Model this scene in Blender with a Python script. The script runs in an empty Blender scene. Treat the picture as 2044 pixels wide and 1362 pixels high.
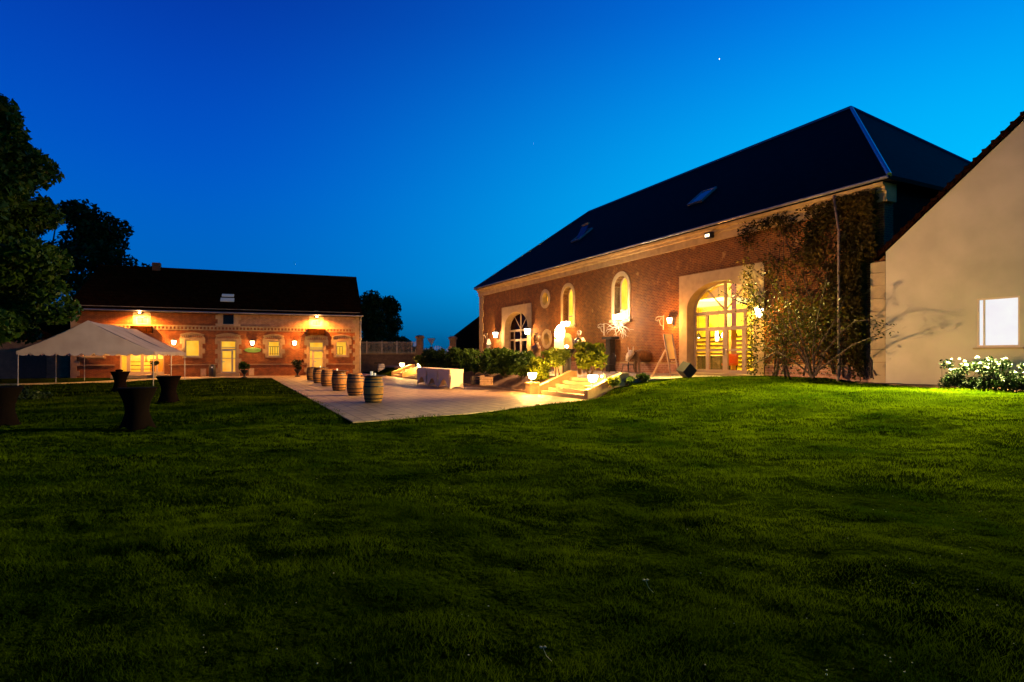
import bpy, math, random
import numpy as np
from mathutils import Vector, Matrix
random.seed(7); RNG = np.random.default_rng(11)
S = bpy.context.scene; COL = S.collection; R = math.radians
# ------------------------------------------------ camera
F, CX, HY, EYE = 1150.0, 1022.0, 712.0, 1.65
cam = bpy.data.cameras.new('camera'); co = bpy.data.objects.new('camera', cam); COL.objects.link(co)
co.location = (0, 0, EYE); co.rotation_euler = (R(90), 0, 0)
cam.sensor_width = 36; cam.lens = 36*F/2044; cam.shift_y = 31/2044; cam.clip_end = 3000; cam.clip_start = .1
S.camera = co
# ------------------------------------------------ exposure
S.view_settings.view_transform = 'Standard'; S.view_settings.look = 'None'; S.view_settings.exposure = 0; S.view_settings.gamma = 1
try:
    S.cycles.max_bounces = 6; S.cycles.diffuse_bounces = 3; S.cycles.glossy_bounces = 3; S.cycles.transparent_max_bounces = 10
    S.cycles.sample_clamp_indirect = 3; S.cycles.caustics_reflective = False; S.cycles.caustics_refractive = False
except Exception: pass
# ------------------------------------------------ dusk sky
W = bpy.data.worlds.new('World'); S.world = W; W.use_nodes = True
nt = W.node_tree; nt.nodes.clear(); N = nt.nodes.new; L = nt.links.new
def srgb(r, g, b):
    f = lambda c: (c/255/12.92 if c/255 <= .04045 else ((c/255+.055)/1.055)**2.4)
    return (f(r), f(g), f(b), 1)
out = N('ShaderNodeOutputWorld'); bg = N('ShaderNodeBackground'); L(bg.outputs[0], out.inputs[0])
tc = N('ShaderNodeTexCoord'); sx = N('ShaderNodeSeparateXYZ'); L(tc.outputs['Generated'], sx.inputs[0])
def ramp(pts):
    n = N('ShaderNodeValToRGB'); e = n.color_ramp.elements
    n.color_ramp.interpolation = 'B_SPLINE' if len(pts) > 4 else 'LINEAR'
    while len(e) < len(pts): e.new(.5)
    for k, (p, c) in enumerate(pts): e[k].position = p; e[k].color = srgb(*c)
    L(sx.outputs['Z'], n.inputs[0]); return n
dark = ramp([(0, (0, 50, 90)), (.045, (0, 78, 138)), (.12, (0, 108, 196)), (.3, (0, 84, 204)), (.5, (4, 52, 165)), (.75, (4, 32, 110)), (1, (3, 24, 84))])
lite = ramp([(0, (0, 100, 150)), (.045, (0, 150, 215)), (.12, (0, 198, 255)), (.3, (0, 190, 255)), (.5, (0, 104, 234)), (.75, (0, 60, 160)), (1, (3, 24, 84))])
at2 = N('ShaderNodeMath'); at2.operation = 'ARCTAN2'; L(sx.outputs['X'], at2.inputs[0]); L(sx.outputs['Y'], at2.inputs[1])
mr = N('ShaderNodeMapRange'); mr.interpolation_type = 'SMOOTHSTEP'; L(at2.outputs[0], mr.inputs[0])
mr.inputs[1].default_value = -.55; mr.inputs[2].default_value = .72
mx = N('ShaderNodeMix'); mx.data_type = 'RGBA'; L(mr.outputs[0], mx.inputs[0]); L(dark.outputs[0], mx.inputs[6]); L(lite.outputs[0], mx.inputs[7])
L(mx.outputs[2], bg.inputs[0]); bg.inputs[1].default_value = 1.0

# ------------------------------------------------ frames of reference
BX, BY, BA = 10.34, 28.8, math.atan2(-.8954, .4453)     # barn front: local x to the right along it, y into it
HX_, HYY, HA = -13.8, 52.0, math.atan2(.3629, .9318)    # left house: origin at its right corner
def at(x, y, Z): return Vector(((x-CX)/F*Z, Z, EYE+(HY-y)/F*Z))
def gnd(x, y, z=0): return at(x, y, (EYE-z)*F/(y-HY))
def bl(X, Y):
    dx, dy = X-BX, Y-BY
    return .4453*dx-.8954*dy, -(.8954*dx+.4453*dy)      # (a, t): a right along the barn, t metres in front of it
def bw(a, t, z=0): return Vector((BX+.4453*a-.8954*t, BY-.8954*a-.4453*t, z))
def fx(x): return (28.8-28.8*985/(x-450))/.8954
def fz(x, y): return EYE+(HY-y)*(28.8*985/(x-450))/F
def hx(x):
    k = (x-CX)/F; return (52*k+13.8)/(.9318-.3629*k)
def hz(x, y): return EYE+(HY-y)*(52+.3629*hx(x))/F
def sstep(a, b, v):
    t = np.clip((v-a)/(b-a), 0, 1); return t*t*(3-2*t)
def patio_edge(t): return np.interp(t, [9.8, 12.7, 15.7, 19.2], [3.0, 4.2, 5.6, 6.4])
def ground(X, Y):
    X = np.asarray(X, float); Y = np.asarray(Y, float)
    a, t = bl(X, Y)
    lawn = (.80-.18*sstep(4, 9, a))*(1-sstep(4.0, 13.5, t))
    terr = np.where(t < 8, .62, .62*(1-sstep(8, 9.6, t)))
    w = sstep(1.8, 2.6, a)
    z = terr*(1-w)+lawn*w
    z = np.where(t < -1, .55, z)
    z = z*(1-sstep(34, 40, -a)) + .12*sstep(33, 38, -a)*0
    n = .03*np.sin(X*1.3+.7*Y)+.02*np.sin(Y*2.1-.9*X+1)+.024*np.sin(X*4.1+2*np.sin(Y*2.7))*np.sin(Y*5.3+1.5*np.sin(X*3.1+1))+.016*np.sin(X*8.3+2.2*np.sin(Y*6.1+2))*np.sin(Y*9.7+2*np.sin(X*5.7))
    red = (1-sstep(3.3, 4.6, a))*sstep(8.3, 9.5, t); z = z*(1-red)
    soft = sstep(3.5, 6, a)+sstep(19.6, 22, t)
    return z-.02+n*np.clip(soft, 0, 1)*.8
def gz(X, Y): return float(ground(X, Y))

# ------------------------------------------------ materials
def mat(name, c, rough=.7, metal=0, var=.0, vs=3, bump=0, bs=30, emit=None, es=1, spec=.4, c2=None):
    m = bpy.data.materials.new(name); m.use_nodes = True; t = m.node_tree; b = t.nodes['Principled BSDF']
    c = tuple(c)[:3]+(1,)
    b.inputs['Base Color'].default_value = c; b.inputs['Roughness'].default_value = rough; b.inputs['Metallic'].default_value = metal
    b.inputs['Specular IOR Level'].default_value = spec
    if var or bump:
        tc = t.nodes.new('ShaderNodeTexCoord')
        if var or c2:
            n = t.nodes.new('ShaderNodeTexNoise'); n.inputs['Scale'].default_value = vs; n.inputs['Detail'].default_value = 6
            t.links.new(tc.outputs['Object'], n.inputs['Vector'])
            r = t.nodes.new('ShaderNodeValToRGB'); e = r.color_ramp.elements
            e[0].position = .34; e[1].position = .66
            cc = c2 if c2 else tuple(min(1, v*(1+var)) for v in c[:3])
            e[0].color = tuple(v*(1-var) for v in c[:3])+(1,); e[1].color = tuple(cc)[:3]+(1,)
            t.links.new(n.outputs[0], r.inputs[0]); t.links.new(r.outputs[0], b.inputs['Base Color'])
        if bump:
            n2 = t.nodes.new('ShaderNodeTexNoise'); n2.inputs['Scale'].default_value = bs; n2.inputs['Detail'].default_value = 5
            t.links.new(tc.outputs['Object'], n2.inputs['Vector'])
            bp = t.nodes.new('ShaderNodeBump'); bp.inputs['Strength'].default_value = bump; bp.inputs['Distance'].default_value = .05
            t.links.new(n2.outputs[0], bp.inputs['Height']); t.links.new(bp.outputs[0], b.inputs['Normal'])
    if emit:
        b.inputs['Emission Color'].default_value = tuple(emit)[:3]+(1,); b.inputs['Emission Strength'].default_value = es
    return m
def brickmat(name, c1, c2, mortar, bw_=.23, bh=.075, msize=.012, patch=None, pamt=.5, off=.5, bump=.6, swz='xz', rough=.85, pscale=.9):
    m = bpy.data.materials.new(name); m.use_nodes = True; t = m.node_tree; b = t.nodes['Principled BSDF']; NN = t.nodes.new; LL = t.links.new
    tc = NN('ShaderNodeTexCoord'); s = NN('ShaderNodeSeparateXYZ'); LL(tc.outputs['Object'], s.inputs[0])
    cb = NN('ShaderNodeCombineXYZ')
    if swz == 'xz':
        ad = NN('ShaderNodeMath'); LL(s.outputs[0], ad.inputs[0]); LL(s.outputs[1], ad.inputs[1]); LL(ad.outputs[0], cb.inputs[0]); LL(s.outputs[2], cb.inputs[1])
    else: LL(s.outputs[0], cb.inputs[0]); LL(s.outputs[1], cb.inputs[1])
    br = NN('ShaderNodeTexBrick'); LL(cb.outputs[0], br.inputs['Vector'])
    br.inputs['Color1'].default_value = tuple(c1)+(1,); br.inputs['Color2'].default_value = tuple(c2)+(1,); br.inputs['Mortar'].default_value = tuple(mortar)+(1,)
    br.inputs['Scale'].default_value = 1; br.inputs['Brick Width'].default_value = bw_; br.inputs['Row Height'].default_value = bh
    br.inputs['Mortar Size'].default_value = msize; br.inputs['Mortar Smooth'].default_value = .3; br.offset = off
    src = br.outputs['Color']
    n = NN('ShaderNodeTexNoise'); n.inputs['Scale'].default_value = 2.6; n.inputs['Detail'].default_value = 8; LL(tc.outputs['Object'], n.inputs['Vector'])
    r = NN('ShaderNodeValToRGB'); r.color_ramp.elements[0].position = .3; r.color_ramp.elements[1].position = .7
    r.color_ramp.elements[0].color = (.68, .68, .68, 1); r.color_ramp.elements[1].color = (1.2, 1.2, 1.2, 1); LL(n.outputs[0], r.inputs[0])
    mm = NN('ShaderNodeMix'); mm.data_type = 'RGBA'; mm.blend_type = 'MULTIPLY'; mm.inputs[0].default_value = 1; LL(src, mm.inputs[6]); LL(r.outputs[0], mm.inputs[7]); src = mm.outputs[2]
    if patch:
        n3 = NN('ShaderNodeTexNoise'); n3.inputs['Scale'].default_value = pscale; n3.inputs['Detail'].default_value = 9; n3.inputs['Roughness'].default_value = .7; LL(tc.outputs['Object'], n3.inputs['Vector'])
        r3 = NN('ShaderNodeValToRGB'); r3.color_ramp.elements[0].position = .60; r3.color_ramp.elements[1].position = .65
        r3.color_ramp.elements[0].color = (0, 0, 0, 1); r3.color_ramp.elements[1].color = (pamt, pamt, pamt, 1); LL(n3.outputs[0], r3.inputs[0])
        m3 = NN('ShaderNodeMix'); m3.data_type = 'RGBA'; LL(r3.outputs[0], m3.inputs[0]); LL(src, m3.inputs[6]); m3.inputs[7].default_value = tuple(patch)+(1,); src = m3.outputs[2]
    LL(src, b.inputs['Base Color']); b.inputs['Roughness'].default_value = rough; b.inputs['Specular IOR Level'].default_value = .3
    bp = NN('ShaderNodeBump'); bp.inputs['Strength'].default_value = bump; bp.inputs['Distance'].default_value = .02
    sb = NN('ShaderNodeMath'); sb.operation = 'MULTIPLY_ADD'; LL(br.outputs['Fac'], sb.inputs[0]); sb.inputs[1].default_value = -1; LL(n.outputs[0], sb.inputs[2])
    LL(sb.outputs[0], bp.inputs['Height']); LL(bp.outputs[0], b.inputs['Normal'])
    return m
def leafmat(name, c1, c2, trans=.25, scale=1.6, rough=.5):
    m = bpy.data.materials.new(name); m.use_nodes = True; t = m.node_tree; b = t.nodes['Principled BSDF']; NN = t.nodes.new; LL = t.links.new
    tc = NN('ShaderNodeTexCoord'); n = NN('ShaderNodeTexNoise'); n.inputs['Scale'].default_value = scale; n.inputs['Detail'].default_value = 5; LL(tc.outputs['Object'], n.inputs['Vector'])
    r = NN('ShaderNodeValToRGB'); r.color_ramp.elements[0].position = .35; r.color_ramp.elements[1].position = .65
    r.color_ramp.elements[0].color = tuple(c1)+(1,); r.color_ramp.elements[1].color = tuple(c2)+(1,); LL(n.outputs[0], r.inputs[0]); LL(r.outputs[0], b.inputs['Base Color'])
    b.inputs['Roughness'].default_value = rough; b.inputs['Specular IOR Level'].default_value = .08
    if trans:
        tr = NN('ShaderNodeBsdfTranslucent'); LL(r.outputs[0], tr.inputs[0]); ms = NN('ShaderNodeMixShader'); ms.inputs[0].default_value = trans
        LL(b.outputs[0], ms.inputs[1]); LL(tr.outputs[0], ms.inputs[2]); LL(ms.outputs[0], t.nodes['Material Output'].inputs[0])
    return m
def glassmat(name, tint=(1, 1, 1), refl=.12, rough=.02):
    m = bpy.data.materials.new(name); m.use_nodes = True; t = m.node_tree; t.nodes.remove(t.nodes['Principled BSDF']); NN = t.nodes.new; LL = t.links.new
    tr = NN('ShaderNodeBsdfTransparent'); tr.inputs[0].default_value = tuple(tint)+(1,); g = NN('ShaderNodeBsdfGlossy'); g.inputs['Roughness'].default_value = rough
    ms = NN('ShaderNodeMixShader'); ms.inputs[0].default_value = refl; LL(tr.outputs[0], ms.inputs[1]); LL(g.outputs[0], ms.inputs[2]); LL(ms.outputs[0], t.nodes['Material Output'].inputs[0])
    return m
def litmat(name, c1, c2, s=1.0, scale=1.5, sheen=.3):
    m = mat(name, (.03, .02, .01), rough=.4, spec=.08); t = m.node_tree; b = t.nodes['Principled BSDF']; NN = t.nodes.new; LL = t.links.new
    tc = NN('ShaderNodeTexCoord'); n = NN('ShaderNodeTexNoise'); n.inputs['Scale'].default_value = scale; n.inputs['Detail'].default_value = 3; LL(tc.outputs['Object'], n.inputs['Vector'])
    r = NN('ShaderNodeValToRGB'); r.color_ramp.elements[0].position = .35; r.color_ramp.elements[1].position = .65
    r.color_ramp.elements[0].color = tuple(c1)+(1,); r.color_ramp.elements[1].color = tuple(c2)+(1,); LL(n.outputs[0], r.inputs[0]); LL(r.outputs[0], b.inputs['Emission Color'])
    b.inputs['Emission Strength'].default_value = s
    return m
M = {}
M['barn_brick'] = brickmat('barn_brick', (.155, .037, .001), (.09, .020, .0008), (.21, .095, .015), patch=(.30, .16, .04), pamt=.8, pscale=1.3, msize=.016, bh=.09)
M['house_brick'] = brickmat('house_brick', (.17, .042, .006), (.12, .026, .004), (.20, .085, .025), patch=(.21, .10, .03), pamt=.3, msize=.009)
M['pale_lit_brick'] = brickmat('pale_lit_brick', (.22, .11, .06), (.17, .08, .04), (.28, .17, .1), patch=(.26, .15, .09), pamt=.4, msize=.012)  # paler upper brick, its different lighting put into the colour
M['garden_wall'] = brickmat('garden_wall_brick', (.12, .06, .03), (.09, .045, .022), (.15, .09, .05), msize=.012)
M['stone'] = mat('pale_stone', (.34, .21, .075), .8, var=.18, vs=2.5, bump=.3, bs=14)
M['stone_lt'] = mat('light_stone', (.37, .25, .11), .8, var=.12, vs=3, bump=.2, bs=20)
M['plaster'] = mat('gable_plaster', (.50, .405, .245), .9, var=.10, vs=.8, bump=.25, bs=60)
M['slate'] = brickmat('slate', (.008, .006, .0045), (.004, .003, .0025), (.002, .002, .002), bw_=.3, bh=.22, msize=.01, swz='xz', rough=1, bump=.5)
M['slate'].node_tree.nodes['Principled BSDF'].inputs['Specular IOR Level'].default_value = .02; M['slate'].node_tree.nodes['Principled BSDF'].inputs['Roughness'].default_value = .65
M['tile'] = brickmat('dark_tiles', (.020, .006, .0015), (.012, .004, .001), (.005, .002, .0005), bw_=.25, bh=.28, msize=.015, rough=1, bump=.8)
M['tile'].node_tree.nodes['Principled BSDF'].inputs['Specular IOR Level'].default_value = 0
M['white'] = mat('white_paint', (.36, .26, .15), .5, var=.05, vs=6)
M['gutter'] = mat('zinc', (.22, .2, .19), .4, .6, var=.15)
M['black'] = mat('black_metal', (.015, .013, .012), .5, .3)
M['cloth_black'] = mat('black_stretch_cloth', (.004, .002, .0015), 1, bump=.15, bs=8, spec=.02)
M['cloth_white'] = mat('white_stretch_cloth', (.70, .50, .28), .8, var=.03, bump=.1, bs=5)
M['tent'] = leafmat('tent_canvas', (.40, .34, .29), (.48, .42, .36), .4, 1.2, rough=.8)
M['trim'] = mat('house_trim_stone', (.20, .125, .06), .85, var=.2, vs=2.5, bump=.3, bs=14)
M['trim_lt'] = mat('house_light_stone', (.26, .17, .09), .85, var=.15, vs=3)
M['oak'] = mat('barrel_oak', (.26, .105, .014), .75, var=.3, vs=7, bump=.3, bs=30)
M['wood'] = mat('bleached_wood', (.42, .26, .12), .6, var=.2, vs=8, bump=.2)
M['darkwood'] = mat('dark_wood', (.022, .012, .006), .8, var=.3, vs=6, bump=.3)
M['hoop'] = mat('hoop_iron', (.03, .025, .022), .5, .7, var=.3, vs=10)
M['bronze'] = mat('bronze', (.12, .065, .025), .5, .35, var=.35, vs=9, bump=.3, bs=18)
M['steel'] = mat('brushed_steel', (.45, .36, .25), .4, .5, var=.2, vs=12)
M['soil'] = mat('soil', (.06, .022, .008), .95, var=.4, vs=9, bump=1, bs=25)
M['bark'] = mat('bark', (.045, .024, .011), .9, var=.3, vs=8, bump=.6)
M['patio'] = brickmat('patio_flags', (.25, .155, .08), (.19, .115, .058), (.09, .05, .025), bw_=.62, bh=.42, msize=.02, swz='xy', rough=.62, bump=.5, patch=(.28, .18, .10), pamt=.4, pscale=.35)
M['terrace'] = brickmat('terrace_paving', (.17, .11, .065), (.14, .09, .055), (.08, .055, .04), bw_=.5, bh=.5, msize=.012, swz='xy', rough=.6)
M['path'] = mat('path_gravel', (.38, .27, .18), .95, var=.2, vs=9, bump=.6, bs=60)
M['lit_y'] = litmat('lit_window_yellow', (1, .44, .02), (1, .58, .05), 1.0)
M['lit_w'] = litmat('lit_window_pale', (.82, .82, .86), (.9, .9, .92), 1.0)
M['lit_o'] = litmat('lit_window_orange', (.95, .36, .03), (1, .50, .06), 1.0)
M['lamp'] = mat('lamp_glass', (.9, .8, .6), .3, emit=(1, .80, .45), es=14)
M['lamp_w'] = mat('lamp_glass_white', (.9, .9, .9), .3, emit=(1, .88, .72), es=14)
M['darkglass'] = mat('dark_window_glass', (.006, .005, .008), .35, spec=.12)
M['skyglass'] = mat('skylight_glass', (.02, .025, .035), .08, metal=.0, spec=.45)
M['lit_b'] = litmat('lit_barn_window', (1, .50, .02), (1, .60, .05), 1.5)
M['leaf_tree'] = leafmat('tree_leaf', (.006, .024, .002), (.030, .066, .004))
M['glass'] = glassmat('clear_glass')
M['glass2'] = glassmat('dark_glass', (.5, .45, .4), .03)
M['leaf'] = leafmat('leaf', (.010, .024, .002), (.04, .07, .005))
M['leaf_dk'] = leafmat('leaf_dark', (.004, .010, .002), (.014, .026, .003), .1)
M['leaf_lit'] = leafmat('leaf_lamplit', (.05, .075, .004), (.14, .17, .008), .35)  # lit copy of the leaf: lamplight put into a lighter yellow
M['vine'] = leafmat('vine_leaf', (.016, .014, .002), (.085, .052, .006), .35, scale=1.0)
M['petal'] = mat('white_petals', (.8, .76, .66), .6)
M['grass'] = leafmat('grass_blades', (.009, .022, .0003), (.048, .072, .0008), .3, scale=.55, rough=1)
M['grass'].node_tree.nodes['Principled BSDF'].inputs['Specular IOR Level'].default_value = 0
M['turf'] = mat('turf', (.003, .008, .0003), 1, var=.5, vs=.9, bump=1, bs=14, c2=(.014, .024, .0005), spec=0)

# ------------------------------------------------ object helpers
def tag(o, label=None, cat=None, group=None, kind=None):
    if label: o['label'] = label
    if cat: o['category'] = cat
    if group: o['group'] = group
    if kind: o['kind'] = kind
    return o
def thing(name, label, cat, loc=(0, 0, 0), rz=0, group=None):
    o = bpy.data.objects.new(name, None); COL.objects.link(o); o.empty_display_size = .2
    o.location = loc; o.rotation_euler = (0, 0, rz); return tag(o, label, cat, group)
def link(name, me, m, parent=None, smooth=False):
    if m is not None: me.materials.append(m)
    if smooth: me.polygons.foreach_set('use_smooth', [True]*len(me.polygons))
    o = bpy.data.objects.new(name, me); COL.objects.link(o)
    if parent is not None: o.parent = parent
    return o
def children(o): return [c for c in COL.objects if c.parent == o]
def dup(o, loc=None, rz=None, label=None, parent=None, kids=None):
    c = o.copy(); COL.objects.link(c); c.parent = parent
    if loc is not None: c.location = loc
    if rz is not None: c.rotation_euler = (0, 0, rz)
    if label: c['label'] = label
    for k in children(o): dup(k, parent=c)
    return c
class MB:
    def __init__(s): s.v = []; s.f = []
    def add(s, vs, fs):
        k = len(s.v); s.v += [tuple(p) for p in vs]; s.f += [tuple(i+k for i in q) for q in fs]; return s
    def box(s, x0, x1, y0, y1, z0, z1, mtx=None):
        p = [Vector((x, y, z)) for x in (x0, x1) for y in (y0, y1) for z in (z0, z1)]
        if mtx is not None: p = [mtx @ q for q in p]
        return s.add(p, [(0, 1, 3, 2), (4, 6, 7, 5), (0, 4, 5, 1), (2, 3, 7, 6), (0, 2, 6, 4), (1, 5, 7, 3)])
    def bar(s, a, b, w, h=None):
        a, b = Vector(a), Vector(b); h = h or w; d = (b-a); ln = d.length
        q = d.to_track_quat('Z', 'Y').to_matrix().to_4x4(); q.translation = a
        return s.box(-w/2, w/2, -h/2, h/2, 0, ln, q)
    def tube(s, pts, rs, n=8, cap=True):
        pts = [Vector(p) for p in pts]; rs = rs if hasattr(rs, '__len__') else [rs]*len(pts); k0 = len(s.v); vs = []; fs = []
        up = Vector((.13, .21, .97))
        for i, p in enumerate(pts):
            d = (pts[min(i+1, len(pts)-1)]-pts[max(i-1, 0)]).normalized()
            x = d.cross(up)
            if x.length < .05: x = d.cross(Vector((1, 0, 0)))
            x.normalize(); y = d.cross(x)
            for j in range(n):
                a = 2*math.pi*j/n; vs.append(p+(x*math.cos(a)+y*math.sin(a))*rs[i])
        for i in range(len(pts)-1):
            for j in range(n): fs.append((i*n+j, i*n+(j+1) % n, (i+1)*n+(j+1) % n, (i+1)*n+j))
        if cap: fs.append(tuple(range(n))); fs.append(tuple((len(pts)-1)*n+j for j in range(n)))
        return s.add(vs, fs)
    def lathe(s, prof, c=(0, 0, 0), n=20, sq=0, mtx=None):
        vs = []; fs = []
        for r, z in prof:
            for j in range(n):
                a = 2*math.pi*j/n; p = Vector((c[0]+r*math.cos(a), c[1]+r*math.sin(a), c[2]+z))
                vs.append(mtx @ p if mtx is not None else p)
        for i in range(len(prof)-1):
            for j in range(n): fs.append((i*n+j, i*n+(j+1) % n, (i+1)*n+(j+1) % n, (i+1)*n+j))
        if prof[0][0] > 1e-4: fs.append(tuple(range(n)))
        if prof[-1][0] > 1e-4: fs.append(tuple((len(prof)-1)*n+j for j in range(n)))
        return s.add(vs, fs)
    def ball(s, c, rx, ry=None, rz=None, n=14, m=8, jit=0):
        ry = ry or rx; rz = rz or rx; vs = []; fs = []
        for i in range(m+1):
            ph = math.pi*i/m
            for j in range(n):
                a = 2*math.pi*j/n; k = 1+random.uniform(-jit, jit)
                vs.append((c[0]+rx*k*math.sin(ph)*math.cos(a), c[1]+ry*k*math.sin(ph)*math.sin(a), c[2]+rz*k*math.cos(ph)))
        for i in range(m):
            for j in range(n): fs.append((i*n+j, i*n+(j+1) % n, (i+1)*n+(j+1) % n, (i+1)*n+j))
        return s.add(vs, fs)
    def build(s, name, m, parent=None, smooth=False):
        me = bpy.data.meshes.new(name); me.from_pydata(s.v, [], s.f); me.validate(); me.update()
        import bmesh
        b = bmesh.new(); b.from_mesh(me); bmesh.ops.remove_doubles(b, verts=b.verts, dist=1e-5); bmesh.ops.recalc_face_normals(b, faces=b.faces); b.to_mesh(me); b.free()
        o = link(name, me, m, parent, smooth)
        if smooth:
            try: me.set_sharp_from_angle(angle=R(40))
            except Exception: pass
        return o
def ext(name, loops, y0, y1, m, parent=None, bev=0):
    """flat outline(s) in local x/z with holes, thickness y0..y1"""
    cu = bpy.data.curves.new('c', 'CURVE'); cu.dimensions = '2D'; cu.fill_mode = 'BOTH'; cu.extrude = (y1-y0)/2-bev; cu.bevel_depth = bev; cu.offset = -bev
    for lp in loops:
        sp = cu.splines.new('POLY'); sp.points.add(len(lp)-1); sp.use_cyclic_u = True
        for k, (x, z) in enumerate(lp): sp.points[k].co = (x, z, 0, 1)
    o = bpy.data.objects.new('c', cu); COL.objects.link(o); bpy.context.view_layer.update()
    me = bpy.data.meshes.new_from_object(o.evaluated_get(bpy.context.evaluated_depsgraph_get()))
    bpy.data.objects.remove(o); bpy.data.curves.remove(cu)
    me.transform(Matrix(((1, 0, 0, 0), (0, 0, -1, (y0+y1)/2), (0, 1, 0, 0), (0, 0, 0, 1)))); me.materials.clear()
    me.name = name
    return link(name, me, m, parent)
def rect(x0, x1, z0, z1): return [(x0, z0), (x1, z0), (x1, z1), (x0, z1)]
def circ(cx, cz, r, n=28): return [(cx+r*math.cos(2*math.pi*k/n), cz+r*math.sin(2*math.pi*k/n)) for k in range(n)]
def arch(x0, x1, z0, zs, ry, n=16):
    cx, rx = (x0+x1)/2, (x1-x0)/2
    return [(x0, z0), (x1, z0)]+[(cx+rx*math.cos(math.pi*k/n), zs+ry*math.sin(math.pi*k/n)) for k in range(n+1)]
def quads(name, P, A, B, m, parent=None, loc=None):
    """numpy quads: centre P, half axes A,B"""
    n = len(P); V = np.empty((n, 4, 3), np.float32); V[:, 0] = P-A; V[:, 1] = P-B*.8-A*.1; V[:, 2] = P+A; V[:, 3] = P+B
    me = bpy.data.meshes.new(name); me.vertices.add(4*n); me.vertices.foreach_set('co', V.reshape(-1))
    me.loops.add(4*n); me.loops.foreach_set('vertex_index', np.arange(4*n, dtype=np.int32))
    me.polygons.add(n); me.polygons.foreach_set('loop_start', np.arange(0, 4*n, 4, dtype=np.int32)); me.polygons.foreach_set('loop_total', np.full(n, 4, np.int32))
    me.update(calc_edges=True); return link(name, me, m, parent)
def rnd_leaves(name, P, size, m, parent=None, flat=0.0):
    n = len(P); a = RNG.normal(size=(n, 3)); b = RNG.normal(size=(n, 3)); a[:, 2] *= (1-flat*.5)
    a /= np.linalg.norm(a, axis=1)[:, None]; b -= (a*b).sum(1)[:, None]*a; b /= np.linalg.norm(b, axis=1)[:, None]
    s = size*RNG.uniform(.6, 1.35, n)[:, None]
    return quads(name, np.asarray(P, np.float32), (a*s).astype(np.float32), (b*s*.55).astype(np.float32), m, parent)
def blob_pts(blobs, n, shell=.55):
    vol = np.array([b[3]*b[4]*b[5] for b in blobs])**.75; cnt = np.maximum(1, (n*vol/vol.sum()).astype(int)); out = []
    for b, c in zip(blobs, cnt):
        d = RNG.normal(size=(c, 3)); d /= np.linalg.norm(d, axis=1)[:, None]
        r = shell+(1-shell)*RNG.uniform(0, 1, c)**.7
        out.append(np.array(b[:3])+d*r[:, None]*np.array(b[3:6]))
    return np.concatenate(out)
def light(name, kind, loc, power, color, parent=None, size=.1, **kw):
    l = bpy.data.lights.new(name, kind); l.energy = power; l.color = color
    if kind in ('POINT', 'SPOT'): l.shadow_soft_size = size
    for k, v in kw.items(): setattr(l, k, v)
    o = bpy.data.objects.new(name, l); COL.objects.link(o); o.location = loc
    if parent is not None: o.parent = parent
    return o
WARM = (1, .55, .14); ORANGE = (1, .40, .09)
# ================================================= GROUND
def struct(o): o['kind'] = 'structure'; return o
def make_ground():
    xs = np.concatenate([[-900, -400, -200, -120, -80], np.arange(-60, -26, 3.), np.arange(-26, -11, .45), np.arange(-11, 18, .16), np.arange(18, 32, .45), [33, 37, 45, 60, 90, 150, 300, 900]])
    ys = np.concatenate([[-300, -100, -40, -15, -6, -2], np.arange(0, 2.5, .5), np.arange(2.5, 26, .16), np.arange(26, 36, .45), np.arange(36, 75, 1.5), [80, 95, 120, 200, 500, 1500]])
    X, Y = np.meshgrid(xs, ys); Z = ground(X, Y)
    far = (np.abs(X) > 60) | (Y > 75) | (Y < -2); Z = np.where(far, -.05, Z)
    V = np.stack([X, Y, Z], -1).reshape(-1, 3); nx, ny = len(xs), len(ys); fs = []
    for j in range(ny-1):
        for i in range(nx-1): k = j*nx+i; fs.append((k, k+1, k+nx+1, k+nx))
    me = bpy.data.meshes.new('lawn_ground'); me.from_pydata(V.tolist(), [], fs); me.update()
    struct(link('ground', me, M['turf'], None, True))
make_ground()
def sheet(name, pts, z, m, th=.0):
    """a flat paved sheet in barn coordinates (a,t), local so that the paving pattern runs along the barn"""
    b = MB(); n = len(pts); top = [(a, -t, z) for a, t in pts]
    b.add(top, [tuple(range(n))])
    if th:
        b.v += [(a, -t, z-th) for a, t in pts]
        for i in range(n): b.f.append((i, (i+1) % n, n+(i+1) % n, n+i))
    o = b.build(name, m); o.location = (BX, BY, 0); o.rotation_euler = (0, 0, BA); return struct(o)
patio_pts = [(-46, 9.8), (3.0, 9.8), (3.6, 11.2), (4.2, 12.7), (4.9, 14.2), (5.6, 15.7), (6.05, 17.4), (6.4, 19.2), (-27, 18.9), (-34, 30), (-46, 30)]
sheet('patio', patio_pts, .004, M['patio'], .03)
terr_edge = [(-36, 8.0), (2.4, 8.0), (2.4, 7.0), (2.5, 5.5), (2.6, 4.2), (2.6, 3.0), (2.9, 2.0), (3.3, 0.02), (-36, 0.02)]
sheet('terrace', terr_edge, .72, M['terrace'], .6)
# path in front of the far house, grass bank against its wall
pp = [gnd(-260, 769), gnd(0, 769), gnd(120, 766.5), gnd(225, 762), gnd(358, 756.6), gnd(440, 754.2), gnd(560, 751.6)]
b = MB(); k = len(pp)
off = Vector((-.4, 1.0, 0)).normalized()
vs = [p+Vector((0, 0, .012)) for p in pp]+[p+off*(1.3 if i < 3 else 2.2+i*.35)+Vector((0, 0, .012)) for i, p in enumerate(pp)]
b.add(vs, [(i, i+1, k+i+1, k+i) for i in range(k-1)]); struct(b.build('path', M['path']))
b = MB()
for p, q in zip(pp[:-1], pp[1:]): b.bar(p+Vector((0, 0, .0)), q+Vector((0, 0, .0)), .12, .14)
struct(b.build('kerb', M['stone_lt']))
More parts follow.
